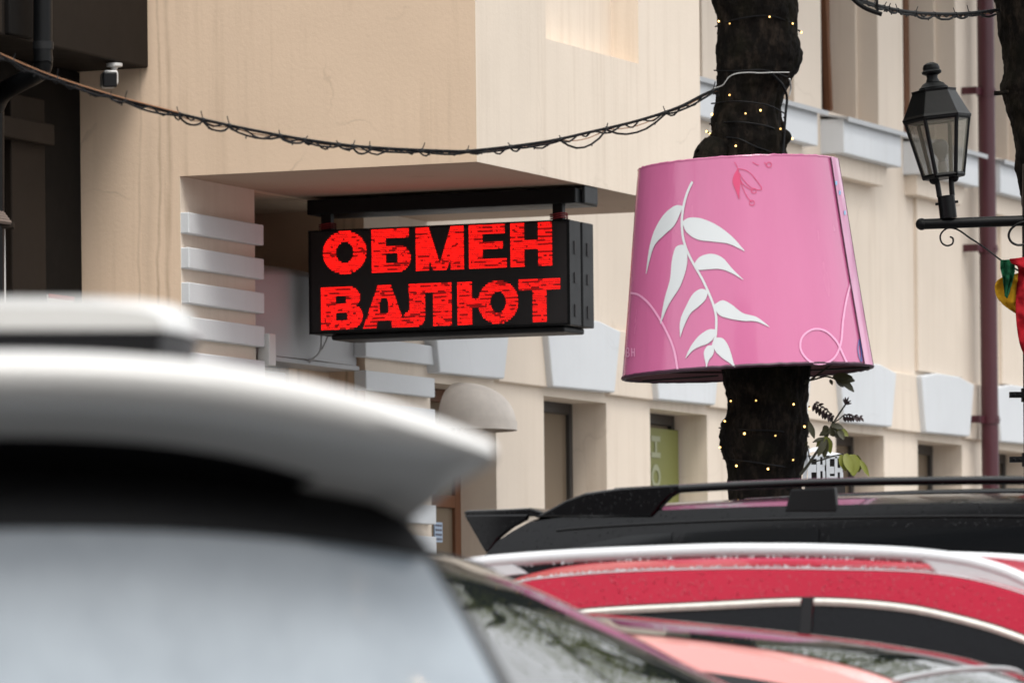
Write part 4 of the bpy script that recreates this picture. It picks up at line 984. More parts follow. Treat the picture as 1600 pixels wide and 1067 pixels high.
# ------------------------------------------------------------------ street lamp
LY = 26.0; KP = LY / F
post = at(1623, 350, LY)
SL = empty('street_lamp', (post.x, LY, 0), 0, 'black street lamp post with a hexagonal lantern on its cross arm', 'street lamp')
mb = MB(); mb.lathe([(0.16, 0.0), (0.16, 0.25), (0.13, 0.32), (0.11, 0.5), (0.09, 0.6), (0.085, 1.2), (0.08, 2.0), (0.076, 3.2), (0.07, 3.5), (0.0, 3.52)], 24); mb.build('post', M['black_metal'], SL, smooth=True)
aL, aR = at(1440, 350.5, LY) - SL.location, at(1800, 338, LY) - SL.location
rA = 8.3 * KP
mb = MB(); mb.tube([aL, aR], rA, 18); mb.build('arm', M['black_metal'], SL, smooth=True)
for q_ in (aL, aR): MB().ball(q_, 9.5 * KP, 12).build('arm_knob', M['black_metal'], SL, smooth=True)
for y0 in (617, 718):
    a_ = at(1577, y0, LY - 0.03) - SL.location
    mb = MB(); mb.box(a_.x, a_.y - 0.02, a_.z - 0.013, 0.02, a_.y + 0.01, a_.z + 0.013); mb.ball((a_.x + 0.02, a_.y - 0.022, a_.z), 0.008, 6); mb.ball((a_.x + 0.045, a_.y - 0.022, a_.z), 0.006, 6)
    mb.tube([(0, 0, a_.z - 0.03), (0, 0, a_.z + 0.03)], 0.088, 20)
    mb.build('clamp', M['black_metal'], SL, smooth=False)
def scroll(c, sx):
    pts_ = [(1525, 378), (1514, 371), (1500, 361), (1490, 357), (1480, 357), (1472, 363), (1469, 371), (1472, 380), (1480, 384), (1488, 381), (1489, 373), (1484, 370)]
    return catmull([(at(x if sx > 0 else 2 * 1623 - x, y, LY) - SL.location) for x, y in pts_], 6)
mb = MB(); mb.tube(scroll(0, 1), 0.0045, 6)
mb.tube(catmull([at(1525, 378, LY) - SL.location, at(1545, 392, LY) - SL.location, at(1566, 408, LY - 0.02) - SL.location, at(1595, 425, LY - 0.04) - SL.location]), 0.0042, 6)
mb.tube(catmull([at(x, y, LY - 0.05) - SL.location for x, y in [(1600, 347), (1590, 350), (1580, 358), (1576, 368), (1580, 378), (1590, 383), (1603, 382)]], 6), 0.006, 6)
mb.build('scroll', M['black_metal'], SL, smooth=True)
def lantern(base_pt, tilt, name='lantern'):
    ln = empty(name, base_pt); ln.parent = SL; ln.rotation_euler = (0, tilt, 0)
    u = KP
    def hexring(r, z, n=6, ph=RAD(3)): return [(r * math.cos(ph + 2 * math.pi * k / n), r * math.sin(ph + 2 * math.pi * k / n), z) for k in range(n)]
    mb = MB(); mb.lathe([(0, 0), (13.5 * u, 0), (13.5 * u, 34 * u), (12.4 * u, 35 * u), (0, 35 * u)], 20)
    for s_ in (-1, 1):
        mb.tube([(s_ * 13 * u, 0, 24 * u), (s_ * 18 * u, 0, 24 * u)], 2.2 * u, 8)
    for s_ in (-1, 1): mb.tube(catmull([(s_ * 10 * u, 0, 34 * u), (s_ * 10.5 * u, 0, 48 * u), (s_ * 11.5 * u, 0, 60 * u), (s_ * 14 * u, 0, 64 * u)]), 4.2 * u, 8)
    mb.ball((-16 * u, 0, 62 * u), 7.5 * u, 10); mb.ball((16 * u, 0, 62 * u), 7.5 * u, 10)
    mb.build('yoke', M['black_metal'], ln, smooth=True)
    zb, zt = 66 * u, 155 * u; r0, r1 = 31 * u, 50 * u
    # six bars, top and bottom rails
    mb = MB()
    A_, B_ = hexring(r0, zb), hexring(r1, zt)
    for p, q in zip(A_, B_): mb.tube([p, q], 3.4 * u, 6)
    for ring, rr2 in ((A_, 4.0 * u), (B_, 4.0 * u)):
        for k in range(6): mb.tube([ring[k], ring[(k + 1) % 6]], rr2, 6)
    mb.add(hexring(r0, zb - 3 * u) + hexring(r0, zb), [(0, 1, 2, 3, 4, 5)] + [(k, (k + 1) % 6, 6 + (k + 1) % 6, 6 + k) for k in range(6)])
    mb.build('frame', M['black_metal'], ln)
    for k in range(6):
        p = [Vector(A_[k]), Vector(A_[(k + 1) % 6]), Vector(B_[(k + 1) % 6]), Vector(B_[k])]; c = sum(p, Vector()) / 4
        p = [c + (v - c) * 0.97 for v in p]; MB().prism(p, (p[1] - p[0]).cross(p[3] - p[0]).normalized() * 0.003).build('glass_pane', M['lamp_glass'], ln)
    # roof
    mb = MB(); rs = [(r1 + 4 * u, zt - 1 * u), (r1 + 5 * u, zt + 3 * u), (r1 + 2 * u, zt + 7 * u), (35 * u, zt + 42 * u), (36 * u, zt + 46 * u), (30 * u, zt + 47 * u)]
    for (ra, za), (rb3, zb3) in zip(rs, rs[1:]):
        mb.add(hexring(ra, za) + hexring(rb3, zb3), [(k, (k + 1) % 6, 6 + (k + 1) % 6, 6 + k) for k in range(6)])
    mb.add(hexring(r1 + 4 * u, zt - 1 * u), [(5, 4, 3, 2, 1, 0)])
    mb.build('lantern_roof', M['black_metal'], ln, bevel=0.003)
    mb = MB(); z = zt + 46 * u
    mb.lathe([(23 * u, z), (23 * u, z + 4 * u), (19 * u, z + 7 * u), (17 * u, z + 10 * u), (11 * u, z + 13 * u), (8.5 * u, z + 19 * u), (9 * u, z + 23 * u), (15 * u, z + 26 * u), (16 * u, z + 29 * u), (13 * u, z + 32 * u), (13.5 * u, z + 35 * u), (11.5 * u, z + 40 * u), (6 * u, z + 43 * u), (0, z + 44 * u)], 24)
    mb.build('finial', M['black_metal'], ln, smooth=True)
    mb = MB(); mb.lathe([(0, zb), (7 * u, zb), (7 * u, zb + 22 * u), (0, zb + 22 * u)], 12); mb.build('bulb_socket', M['white_plastic'], ln, smooth=True)
    mb = MB(); mb.lathe([(5 * u, zb + 22 * u), (6 * u, zb + 28 * u), (11 * u, zb + 38 * u), (13 * u, zb + 46 * u), (11 * u, zb + 53 * u), (6 * u, zb + 57 * u), (0, zb + 58 * u)], 16); mb.build('lamp_bulb', M['frosted'], ln, smooth=True)
    return ln
lantern(at(1482, 341, LY) - SL.location, -0.105)
lantern(at(1764, 333, LY) - SL.location, 0.03)

# bunched coloured cloth tied to the post
FLG = empty('cloth_bundle', (post.x, LY, 0), 0, 'bunched red, green and yellow cloth tied to the lamp post', 'cloth')
def drape(name, left, right, m, Yd, amp, seed, n=26, c_=14):
    L_, R_2 = catmull([Vector((x, y, 0)) for x, y in left], 8), catmull([Vector((x, y, 0)) for x, y in right], 8); rows = []
    for a, b_ in zip(L_, R_2):
        row = []
        for q in range(c_ + 1):
            f = q / c_; x, y = a.x + (b_.x - a.x) * f, a.y + (b_.y - a.y) * f
            w = math.sin(f * 11 + seed + y * 0.05) * amp + noise.noise(Vector((x * .07, y * .05, seed))) * amp * 1.8 + noise.noise(Vector((x * .2, y * .12, seed + 4))) * amp * .9
            row.append(at(x, y, Yd + w) - FLG.location)
        rows.append(row)
    mb = MB(); mb.grid(rows); o_ = mb.build(name, m, FLG, smooth=True, angle=180)
    sol = o_.modifiers.new('thickness', 'SOLIDIFY'); sol.thickness = 0.003
drape('yellow_cloth', [(1568, 432), (1557, 440), (1555, 455), (1562, 470), (1575, 481), (1592, 492)], [(1600, 425), (1602, 440), (1604, 455), (1604, 470), (1604, 484), (1604, 494)], M['cloth_yellow'], LY - 0.12, 0.012, 1)
drape('green_cloth', [(1563, 406), (1563, 420), (1566, 433), (1568, 448), (1570, 462)], [(1584, 406), (1586, 420), (1584, 433), (1580, 448), (1573, 466)], M['cloth_green'], LY - 0.17, 0.014, 3)
drape('red_cloth', [(1579, 405), (1590, 418), (1590, 440), (1587, 470), (1588, 505), (1594, 540), (1606, 566)], [(1640, 400), (1652, 420), (1658, 440), (1660, 470), (1660, 505), (1655, 540), (1640, 580)], M['cloth_red'], LY - 0.15, 0.02, 5)
drape('red_knot', [(1577, 405), (1580, 411), (1587, 415), (1594, 418)], [(1640, 396), (1642, 404), (1644, 412), (1646, 420)], M['cloth_red'], LY - 0.19, 0.01, 8)

# ------------------------------------------------------------------ white letter sign behind the trunk
FY = 30.0
LS = empty('letter_sign', (at(1288, 700, FY).x, FY, 0.13), 0, 'white FRER letter sign standing behind the leafy shoots', 'sign')
def fl(x, y): return at(x, y, FY) - LS.location
zl0, zl1 = fl(1285, 747).z, fl(1285, 718).z
def lbox(mb, x0, y0, x1, y1, d=0.0): a_, b_ = fl(x0, y1), fl(x1, y0); mb.box(a_.x, -0.03 + d, a_.z, b_.x, 0.0, b_.z)
for nm, bars in (('letter_f', [(1262, 714, 1267, 748), (1267, 726, 1275, 738), (1267, 712, 1276, 717)]),
                 ('letter_r', [(1276, 711, 1281, 748), (1281, 726, 1288, 736), (1285, 736, 1289, 748), (1281, 710, 1288, 714), (1285, 714, 1289, 727)]),
                 ('letter_e', [(1291, 716, 1296, 748), (1296, 729, 1303, 740), (1296, 744, 1304, 748), (1296, 712, 1304, 717)]),
                 ('letter_r', [(1304, 716, 1308, 748), (1308, 731, 1316, 738), (1312, 738, 1317, 748), (1308, 711, 1316, 716), (1313, 716, 1317, 731)])):
    mb = MB()
    for k, b_ in enumerate(bars): lbox(mb, *b_, d=-0.0013 * k)
    mb.build(nm, M['letter_white'], LS)
mb = MB(); rows = []
for k in range(13):
    f = k / 12; x = 1254 + 61 * f; y = 716 - 9 * math.sin(f * math.pi) - 4 * math.sin(f * 7)
    rows.append([fl(x, y) + Vector((0, -0.02 + 0.03 * math.sin(f * math.pi), 0)), fl(x, y - 4 - 4 * math.sin(f * 3)) + Vector((0, 0.02, 0))])
mb.grid(rows); mb.build('wrap', M['letter_white'], LS, smooth=True)
mb = MB(); a_, b_ = fl(1254, 748), fl(1261, 700); mb.prism([(a_.x, 0.012, a_.z), (b_.x - 0.004, 0.012, a_.z), (b_.x + 0.015, 0.012, b_.z), (a_.x + 0.02, 0.012, b_.z)], (0, 0.02, 0)); mb.build('side_panel', M['letter_white'], LS)
a_, b_ = fl(1263, 749), fl(1317, 711)
MB().box(a_.x, 0.004, a_.z, b_.x, 0.02, b_.z).build('backing', M['dark_frame'], LS)
a_, b_ = fl(1258, 790), fl(1320, 749)
MB().box(a_.x, -0.03, 0, b_.x, 0.03, b_.z - 0.002).build('plinth', M['dark_frame'], LS)

# ------------------------------------------------------------------ parked cars; local axes: x forward from the rear bumper, y left, z up
def lerp_tab(tab, x):
    if x <= tab[0][0]: return tab[0][1]
    for (a, b_), (c, d) in zip(tab, tab[1:]):
        if x <= c: return b_ + (d - b_) * (x - a) / (c - a)
    return tab[-1][1]
class Car:
    def __init__(s, name, label, loc, rz, sp):
        s.sp = sp; s.root = empty(name, loc, rz, label, 'car')
        pr = catmull([Vector((x, z, 0)) for x, z in sp['prof']], 10); s.prof = [(p.x, p.y) for p in pr]
        s.zb, s.wb, s.wc, s.cr = sp['zb'], sp['wb'], sp['wc'], sp['crown']
        s.hk = max(z for _, z in s.prof) - s.cr - s.zb
        s.x0, s.x1 = s.prof[0][0], s.prof[-1][0]
    def zk(s, x):
        zc = lerp_tab(s.prof, x); return max(s.zb + 0.001, zc - s.cr * min(1, max(0, (zc - s.zb)) / .3))
    def side_w(s, z): return s.wb - (s.wb - s.wc) * max(0, min(1.05, (z - s.zb) / s.hk)) ** 1.25
    def S(s, x, v, off=0.0):
        def raw(x, v):
            zc = lerp_tab(s.prof, x); zk = s.zk(x)
            fr = max(0, (x - s.sp.get('bow_x', 2.0)) / 1.0); rear = max(0, (s.x0 + 0.6 - x) / 0.6)
            if v <= 1:
                z = s.zb + (zk - s.zb) * v; w = s.side_w(z); q = 0
            else:
                q = v - 1; w = s.side_w(zk) * (1 - q); z = zc - (zc - zk) * (1 - q) ** 2.6
            return Vector((x + (0.14 * min(1, fr) - 0.07 * min(1, rear)) * (1 - (1 - q) ** 2), -w, z))
        p = raw(x, v)
        if off:
            e = 1e-3
            du = raw(x + e, v) - raw(x - e, v); dv = raw(x, min(2, v + e)) - raw(x, max(0, v - e)); n = dv.cross(du)
            if n.length > 1e-12:
                n.normalize()
                if n.y > 0.2 and v < 1: n = -n
                if v >= 1 and n.z < 0: n = -n
                p = p + n * off
        return p
    def add(s, mb, nm, m, parent=None, smooth=True, angle=40, bevel=0): return mb.build(nm, m, parent or s.root, smooth, bevel, angle=angle)
    def mirror(s, pts): return [[Vector((p.x, -p.y, p.z)) for p in r] for r in pts]
    def patch(s, nm, xa, xb, vlo, vhi, m, off=0.005, nx=24, nv=8, sides=(1,)):
        rows = []
        for i in range(nx + 1):
            x = xa + (xb - xa) * i / nx; a, b_ = vlo(x), vhi(x)
            rows.append([s.S(x, a + (b_ - a) * k / nv, off) for k in range(nv + 1)])
        for sd_ in sides:
            mb = MB(); mb.grid(rows if sd_ == 1 else s.mirror(rows)); s.add(mb, nm, m)
    def top_patch(s, nm, xa, xb, m, q0=0.06, off=0.005, nx=20, parent=None):
        rows = []
        for i in range(nx + 1):
            x = xa + (xb - xa) * i / nx
            h = [s.S(x, 1 + q0 + (1 - q0) * k / 10, off) for k in range(11)]
            rows.append(h + [Vector((p.x, -p.y, p.z)) for p in h[-2::-1]])
        mb = MB(); mb.grid(rows); return s.add(mb, nm, m, parent)
    def shell(s):
        sp = s.sp; L, W2 = sp['L'], sp['W'] / 2; P = M[sp['paint']]
        # lower body
        deck = sp['deck']; rows = []
        nx = 48
        for i in range(nx + 1):
            x = L * i / nx; e = min(x, L - x); tp = (1 - max(0, 1 - e / 0.55) ** 2.4 * 0.30)
            zt = lerp_tab(deck, x); w = W2 * tp
            lo = 0.24 + 0.10 * max(0, 1 - e / 0.4)
            half = [(0, lo), (w * .86, lo), (w * .97, lo + .08), (w, .52), (w * 1.0, .70), (w * .985, min(zt - .05, .86)), (min(w * .96, s.wb + .02 if s.x0 < x < s.x1 else w), zt - .012), (w * .80 if not s.x0 < x < s.x1 else min(w * .93, s.wb), zt), (0, zt + (0.03 if x > s.x1 - .3 else 0.0))]
            row = [Vector((x, -y, z)) for y, z in half] + [Vector((x, y, z)) for y, z in half[-2:0:-1]]
            rows.append(row)
        mb = MB(); mb.grid(rows, 0, True)
        n = len(rows[0]); mb.f += [tuple(range(n))[::-1], tuple(range(nx * n, nx * n + n))]; mb.m += [0, 0]
        s.add(mb, 'body', P)
        # cabin with the roof
        rows = []; xs = [s.x0 + (s.x1 - s.x0) * i / 60 for i in range(61)]
        for x in xs:
            h = [s.S(x, v) for v in (0, .15, .3, .45, .6, .75, .88, .96, 1, 1.03, 1.07, 1.13, 1.22, 1.35, 1.5, 1.7, 1.85, 2)]
            rows.append(h + [Vector((p.x, -p.y, p.z)) for p in h[-2::-1]])
        mb = MB(); mb.grid(rows); nc = len(rows[0]) - 1
        for i in range(60):
            if xs[i] < sp.get('dark_x', -9):
                for j in range(nc): mb.m[i * nc + j] = 1
        s.add(mb, 'cabin', [P, M['black_plastic']])
        # wheels
        for x in (sp['wheels'][0], sp['wheels'][1]):
            for sd_ in (-1, 1):
                rw = sp.get('rw', .33); wl_ = empty('wheel', (x, sd_ * (W2 - .10), rw)); wl_.parent = s.root
                mb = MB(); rows = [[(r * math.cos(2 * math.pi * k / 28), y, r * math.sin(2 * math.pi * k / 28)) for k in range(28)] for r, y in ((rw * .66, -.10), (rw * .95, -.115), (rw, -.08), (rw, .08), (rw * .95, .115), (rw * .66, .10))]
                mb.grid(rows, 0, True); mb.build('tyre', M['rubber'], wl_, True)
                mb = MB()
                for k in range(6):
                    a = k * math.pi / 3; c, sn = math.cos(a), math.sin(a); y = sd_ * .09
                    mb.prism([(c * .03 - sn * .03, y, sn * .03 + c * .03), (c * rw * .62 - sn * .025, y, sn * rw * .62 + c * .025), (c * rw * .62 + sn * .025, y, sn * rw * .62 - c * .025), (c * .03 + sn * .03, y, sn * .03 - c * .03)], (0, sd_ * .015, 0))
                mb.tube([(rw * .64 * math.cos(k * math.pi / 14), sd_ * .09, rw * .64 * math.sin(k * math.pi / 14)) for k in range(29)], .014, 6)
                mb.build('rim', M['rim'], wl_)
                mb = MB(); mb.tube([(rw * 1.1 * math.cos(math.pi * k / 16) + x, sd_ * (W2 + .004), rw * 1.1 * math.sin(math.pi * k / 16) + rw) for k in range(17)], .022, 6); s.add(mb, 'wheel_arch', M['rubber'])
        for sd_ in (-1, 1):
            mb = MB(); mb.ball((L - .16, sd_ * W2 * .66, .70), .13, 10, 0, (.7, 1.4, .7)); s.add(mb, 'headlight', M['head'])
            mb = MB(); mb.ball((.10, sd_ * W2 * .70, .86), .12, 10, 0, (.7, 1.1, 1.2)); s.add(mb, 'tail_light', M['tail'])
            mb = MB(); mb.ball((s.x1 - .35, sd_ * (s.wb + .13), s.zb + .07), .10, 10, 0, (.7, 1.1, .75)); mb.tube([(s.x1 - .35, sd_ * (s.wb - .02), s.zb + .03), (s.x1 - .35, sd_ * (s.wb + .1), s.zb + .05)], .02, 6); s.add(mb, 'door_mirror', P)
            for x in sp['handles']:
                mb = MB(); mb.tube([(x, sd_ * (W2 + .0), .80), (x + .02, sd_ * (W2 + .03), .80), (x + .18, sd_ * (W2 + .03), .80), (x + .2, sd_ * (W2 + .0), .80)], .012, 6); s.add(mb, 'door_handle', P)
        MB().box(-.012, -.26, .46, .01, .26, .57).build('number_plate', M['plate'], s.root)
    def side_glass(s, spans, frame, m, lo=0.03):
        fr = frame if callable(frame) else (lambda x: frame)
        for xa, xb in spans:
            s.patch('side_window', xa, xb, lambda x: min(.9, lo / max(.02, s.zk(x) - s.zb)), lambda x: max(.05, (s.zk(x) - fr(x) - s.zb) / max(.02, s.zk(x) - s.zb)), m, 0.004, sides=(1, -1))
def side_line(c, tab, off, xs):      # a line on the cabin side at heights z(x)
    return [c.S(x, max(0, min(1, (lerp_tab(tab, x) - c.zb) / (c.zk(x) - c.zb))), off) for x in xs]
def pxs(pts, t, srear): return [(srear - on_t(x, y, t)[0], on_t(x, y, t)[1]) for x, y in pts]
HEAD = math.atan2(-LD.y, -LD.x)

# --- red crossover with silver rails
tR = -11.4; sR = -4.2
red = Car('red_crossover', 'wet red crossover with silver roof rails beside a black off-roader', tsz(tR + .62, sR), HEAD,
          dict(L=4.35, W=1.82, zb=.98, wb=.735, wc=.62, crown=.065, paint='red', wheels=(.85, 3.45), handles=(1.25, 2.2), bow_x=2.2,
               prof=[(.12, 1.02), (.35, 1.38), (.6, 1.53), (.9, 1.572), (1.32, 1.582), (1.73, 1.574), (2.11, 1.552), (2.39, 1.485), (2.7, 1.36), (3.15, 1.08), (3.22, 1.02)],
               deck=[(0, .80), (.12, .98), (3.2, .98), (4.0, .90), (4.35, .74)]))
red.shell()
chrome = pxs([(930, 957), (1100, 948), (1268, 941), (1400, 949), (1500, 968), (1600, 998)], tR - .03, sR)
chrome = [(.5, 1.30), (.75, 1.365)] + chrome + [(2.75, 1.14), (2.95, 1.02)]
chrome = [(p.x, p.y) for p in catmull([Vector((x, z, 0)) for x, z in chrome], 8)]
fr_ = lambda x: max(.05, red.zk(x) - lerp_tab(chrome, x))
xB = sR - on_t(1268, 941, tR)[0]
red.side_glass([(.6, xB - .018), (xB + .018, 2.85)], fr_, M['glass_drops'])
for side in (1, -1):
    fl_ = lambda P_: [Vector((p.x, p.y * side, p.z)) for p in P_]
    for a_, b_ in ((.58, xB - .022), (xB + .022, 2.85)):
        mb = MB(); n_ = 40; xs_ = [a_ + (b_ - a_) * k / n_ for k in range(n_ + 1)]
        up_, dn_ = side_line(red, [(x, z + .011) for x, z in chrome], .010, xs_), side_line(red, [(x, z - .011) for x, z in chrome], .010, xs_)
        mid = side_line(red, chrome, .016, xs_)
        mb.grid([fl_(up_), fl_(mid), fl_(dn_)]); red.add(mb, 'window_trim', M['chrome'])
    # rubber door seal between trim and painted frame
    mb = MB(); xs_ = [.58 + 2.2 * k / 50 for k in range(51)]
    mb.tube(fl_(side_line(red, [(x, z + .014) for x, z in chrome], .006, xs_)), .0035, 5); red.add(mb, 'door_seal', M['rubber'])
    p_ = side_line(red, [(0, 1.0), (9, 1.0)], .007, [xB]) + side_line(red, chrome, .007, [xB])
    mb = MB(); mb.prism([p_[0] + Vector((-.02, 0, 0)), p_[0] + Vector((.02, 0, 0)), p_[1] + Vector((.018, 0, .015)), p_[1] + Vector((-.018, 0, .015))] if side == 1 else [Vector((p.x, -p.y, p.z)) for p in (p_[0] + Vector((-.02, 0, 0)), p_[0] + Vector((.02, 0, 0)), p_[1] + Vector((.018, 0, .015)), p_[1] + Vector((-.018, 0, .015)))], (0, .004 * -side, 0)); red.add(mb, 'door_pillar', M['black_plastic'], smooth=False)
    # roof channel next to the rail; pale tube painted in as its sky highlight
    mb = MB(); mb.tube(fl_([red.S(.55 + 1.85 * k / 30, 1.02, .003) for k in range(31)]), .0034, 6); red.add(mb, 'roof_channel_glint', M['flashing'])
    # roof rail
    rl = pxs([(700, 876), (762, 868), (900, 858), (1100, 850), (1200, 849), (1287, 850), (1412, 855), (1500, 865), (1560, 880), (1600, 897), (1640, 918)], tR + .03, sR)
    c3 = catmull([Vector((x, -.585, z - .02)) for x, z in rl], 6)
    mb = MB(); rows = []
    for i, p in enumerate(c3):
        d = (c3[min(i + 1, len(c3) - 1)] - c3[max(i - 1, 0)]).normalized(); nn = Vector((-d.z, 0, d.x))
        rows.append([p + nn * (.0215 * math.cos(k * math.pi / 7)) + Vector((0, .017 * math.sin(k * math.pi / 7), 0)) for k in range(14)])
    rows = [fl_(r) for r in rows]; mb.grid(rows, 0, True); ra = red.add(mb, 'roof_rail', M['rail_silver'])
    mb = MB(); mb.tube(fl_([p + Vector((0, 0, -.0215)) for p in c3 if .55 < p.x < 2.16]), .0042, 6); red.add(mb, 'rail_gasket', M['rubber'], ra)
    ft = pxs([(1425, 866), (1452, 880), (1468, 896), (1540, 905), (1610, 928), (1640, 932), (1600, 905), (1540, 880), (1480, 866)], tR + .03, sR)
    mb = MB(); mb.prism([Vector((x, -.598 * side, z - .004)) for x, z in ft], (0, .026 * side, 0)); red.add(mb, 'rail_foot', M['rail_silver'], ra, bevel=.004, smooth=False)
    ft = [(.42, 1.50), (.50, 1.575), (.62, 1.575), (.70, 1.52)]
    mb = MB(); mb.prism([Vector((x, -.598 * side, z)) for x, z in ft], (0, .026 * side, 0)); red.add(mb, 'rail_foot', M['rail_silver'], ra, smooth=False)
red.top_patch('windshield', 2.50, 3.12, M['windscreen'], .10)
red.top_patch('rear_window', .17, .46, M['glass'], .12)
# beads of rain along the underside of the rail and on the roof edge
mb = MB(); rnd = random.Random(3)
for k in range(150):
    x = rnd.uniform(.55, 2.1); p = red.S(x, 1.045 + rnd.random() * .05, .002); mb.ball((p.x, p.y, p.z), rnd.uniform(.002, .0042), 5)
for k in range(70):
    x = rnd.uniform(.55, 2.1); z = lerp_tab(rl, x) - .042; mb.ball((x, -.595, z), rnd.uniform(.0018, .0042), 5)
for k in range(380):
    x = rnd.uniform(.75, 2.35); zt = red.zk(x) - .01; zb_ = lerp_tab(chrome, x) + .018; z = rnd.uniform(zb_, zt)
    p = red.S(x, (z - red.zb) / (red.zk(x) - red.zb), .0006); q = rnd.uniform(.0012, .0028); mb.ball((p.x, p.y, p.z), q, 4, 1, (1, .6, rnd.uniform(1, 1.5)))
o_ = mb.build('raindrops', [M['head'], M['drop']], red.root, True); o_['kind'] = 'stuff'

# --- black off-roader
tB = -9.1; sB = -3.5
blk = Car('black_offroader', 'tall black off-roader with black roof rails and a rear roof spoiler', tsz(tB + .70, sB), HEAD,
          dict(L=4.75, W=1.88, zb=1.12, wb=.765, wc=.70, crown=.05, paint='black', wheels=(.95, 3.75), handles=(1.45, 2.45), rw=.38, bow_x=2.5,
               prof=[(.14, 1.16), (.23, 1.5), (.315, 1.69), (.42, 1.775), (.53, 1.815), (.9, 1.838), (1.5, 1.847), (2.4, 1.835), (2.75, 1.79), (3.1, 1.52), (3.5, 1.2), (3.56, 1.16)],
               deck=[(0, .9), (.2, 1.12), (3.5, 1.12), (4.4, 1.05), (4.75, .85)]))
blk.shell()
xB2 = sB - on_t(1290, 830, tB)[0]
blk.side_glass([(.62, 1.05), (1.10, xB2 - .02), (xB2 + .02, 3.1)], lambda x: .085 + max(0, (.9 - x)) * .12, M['glass'])
blk.top_patch('windshield', 2.86, 3.45, M['windscreen'], .10)
blk.top_patch('rear_window', .16, .29, M['glass'], .12)
for side in (1, -1):
    def pz_(pts_, y): return [Vector((x, y * side, z)) for x, z in pxs(pts_, tB, sB)]
    bar = pxs([(960, 768), (1060, 763), (1180, 757), (1300, 753), (1450, 751), (1600, 750), (1750, 752), (1850, 760)], tB, sB)
    c3 = catmull([Vector((x, -.69 * side, z)) for x, z in bar], 6)
    mb = MB(); rows = []
    for p in c3: rows.append([p + Vector((0, .020 * math.sin(k * math.pi / 6), .0155 * math.cos(k * math.pi / 6))) for k in range(12)])
    mb.grid(rows, 0, True); ra = blk.add(mb, 'roof_rail', M['black'])
    mb = MB(); mb.prism(pz_([(835, 808), (862, 794), (885, 781), (915, 770), (970, 762), (1062, 756), (1062, 768), (1048, 776), (1036, 788), (1024, 803), (1020, 808)], -.712), (0, .045 * side, 0)); blk.add(mb, 'rail_foot', M['black'], ra, bevel=.008, smooth=False)
    mb = MB(); mb.prism(pz_([(1226, 800), (1236, 764), (1304, 761), (1308, 800)], -.705), (0, .035 * side, 0)); blk.add(mb, 'rail_foot', M['black_metal'], ra, bevel=.006, smooth=False)
    mb = MB(); mb.prism(pz_([(1800, 800), (1760, 752), (1840, 756), (1920, 815)], -.705), (0, .035 * side, 0)); blk.add(mb, 'rail_foot', M['black'], ra, bevel=.006, smooth=False)
    # rain channel and lower edge of the painted roof side
    mb = MB(); mb.tube([Vector((p.x, p.y * side, p.z)) for p in [blk.S(.6 + 2.1 * k / 40, .93, .003) for k in range(41)]], .005, 6); blk.add(mb, 'drip_rail', M['black_metal'])
# rear roof spoiler: wing plus end plates
wing = pxs([(722, 801), (728, 797), (790, 795), (826, 793), (850, 800), (845, 806), (790, 808), (735, 809)], tB, sB)
mb = MB(); mb.prism([Vector((x, -.695, z)) for x, z in wing], (0, 1.39, 0)); sp_ = blk.add(mb, 'spoiler', M['black'], bevel=.006, smooth=False)
for side in (1, -1):
    pl_ = pxs([(725, 804), (759, 863), (765, 860), (780, 840), (800, 824), (822, 812), (826, 803)], tB, sB)
    mb = MB(); mb.prism([Vector((x, -.705 * side, z)) for x, z in pl_], (0, .03 * side, 0)); blk.add(mb, 'end_plate', M['black'], sp_, bevel=.006, smooth=False)

# --- low red car with sky-washed paint in front of the red crossover
tP = -13.4; sP = -3.9
pnk = Car('pale_red_coupe', 'low pale red car with raked windscreen in front of the wet red crossover', tsz(tP + .60, sP), HEAD,
          dict(L=4.3, W=1.74, zb=.86, wb=.77, wc=.60, crown=.045, paint='pink', wheels=(.8, 3.45), handles=(1.5,), bow_x=2.2,
               prof=[(.15, .92), (.45, 1.16), (.8, 1.315), (1.2, 1.378), (1.57, 1.377), (2.126, 1.327), (2.367, 1.300), (2.653, 1.255), (2.9, 1.187), (3.2, 1.04), (3.45, .90)],
               deck=[(0, .75), (.15, .87), (3.4, .87), (4.0, .80), (4.3, .64)]))
pnk.shell()
pnk.side_glass([(.7, 1.7), (1.75, 3.0)], .066, M['glass'])
pnk.top_patch('roof_glass', .75, 2.90, M['windscreen'], .13, .004, 30)
pnk.top_patch('windshield', 2.92, 3.35, M['windscreen'], .12, .004)
mb = MB(); h_ = [pnk.S(2.91, 1 + .1 + .9 * k / 14, .008) for k in range(15)]; h_ += [Vector((p.x, -p.y, p.z)) for p in h_[-2::-1]]
mb.tube(h_, .007, 6); pnk.add(mb, 'screen_trim', M['flashing'])
pnk.top_patch('rear_window', .22, .6, M['glass'], .12)

# --- champagne car whose windscreen mirrors the trees
tS = -14.85; sS = -3.6
sil = Car('champagne_car', 'champagne coloured car with a windscreen mirroring green trees', tsz(tS - .70, sS), HEAD,
          dict(L=4.5, W=1.86, zb=.93, wb=.86, wc=.70, crown=.05, paint='silver', wheels=(.85, 3.6), handles=(1.5, 2.35), bow_x=2.5,
               prof=[(.15, .97), (.5, 1.30), (.8, 1.44), (1.4, 1.515), (2.0, 1.53), (2.4, 1.525), (2.6, 1.495), (2.72, 1.445), (2.86, 1.378), (3.03, 1.29), (3.17, 1.21), (3.5, 1.02), (3.58, .97)],
               deck=[(0, .78), (.15, .93), (3.55, .93), (4.2, .85), (4.5, .68)]))
sil.shell()
sil.side_glass([(.75, 1.6), (1.65, 3.0)], .08, M['glass'])
sil.top_patch('windshield', 2.645, 3.5, M['windscreen'], .09, .004, 28)
sil.top_patch('rear_window', .2, .6, M['glass'], .12)
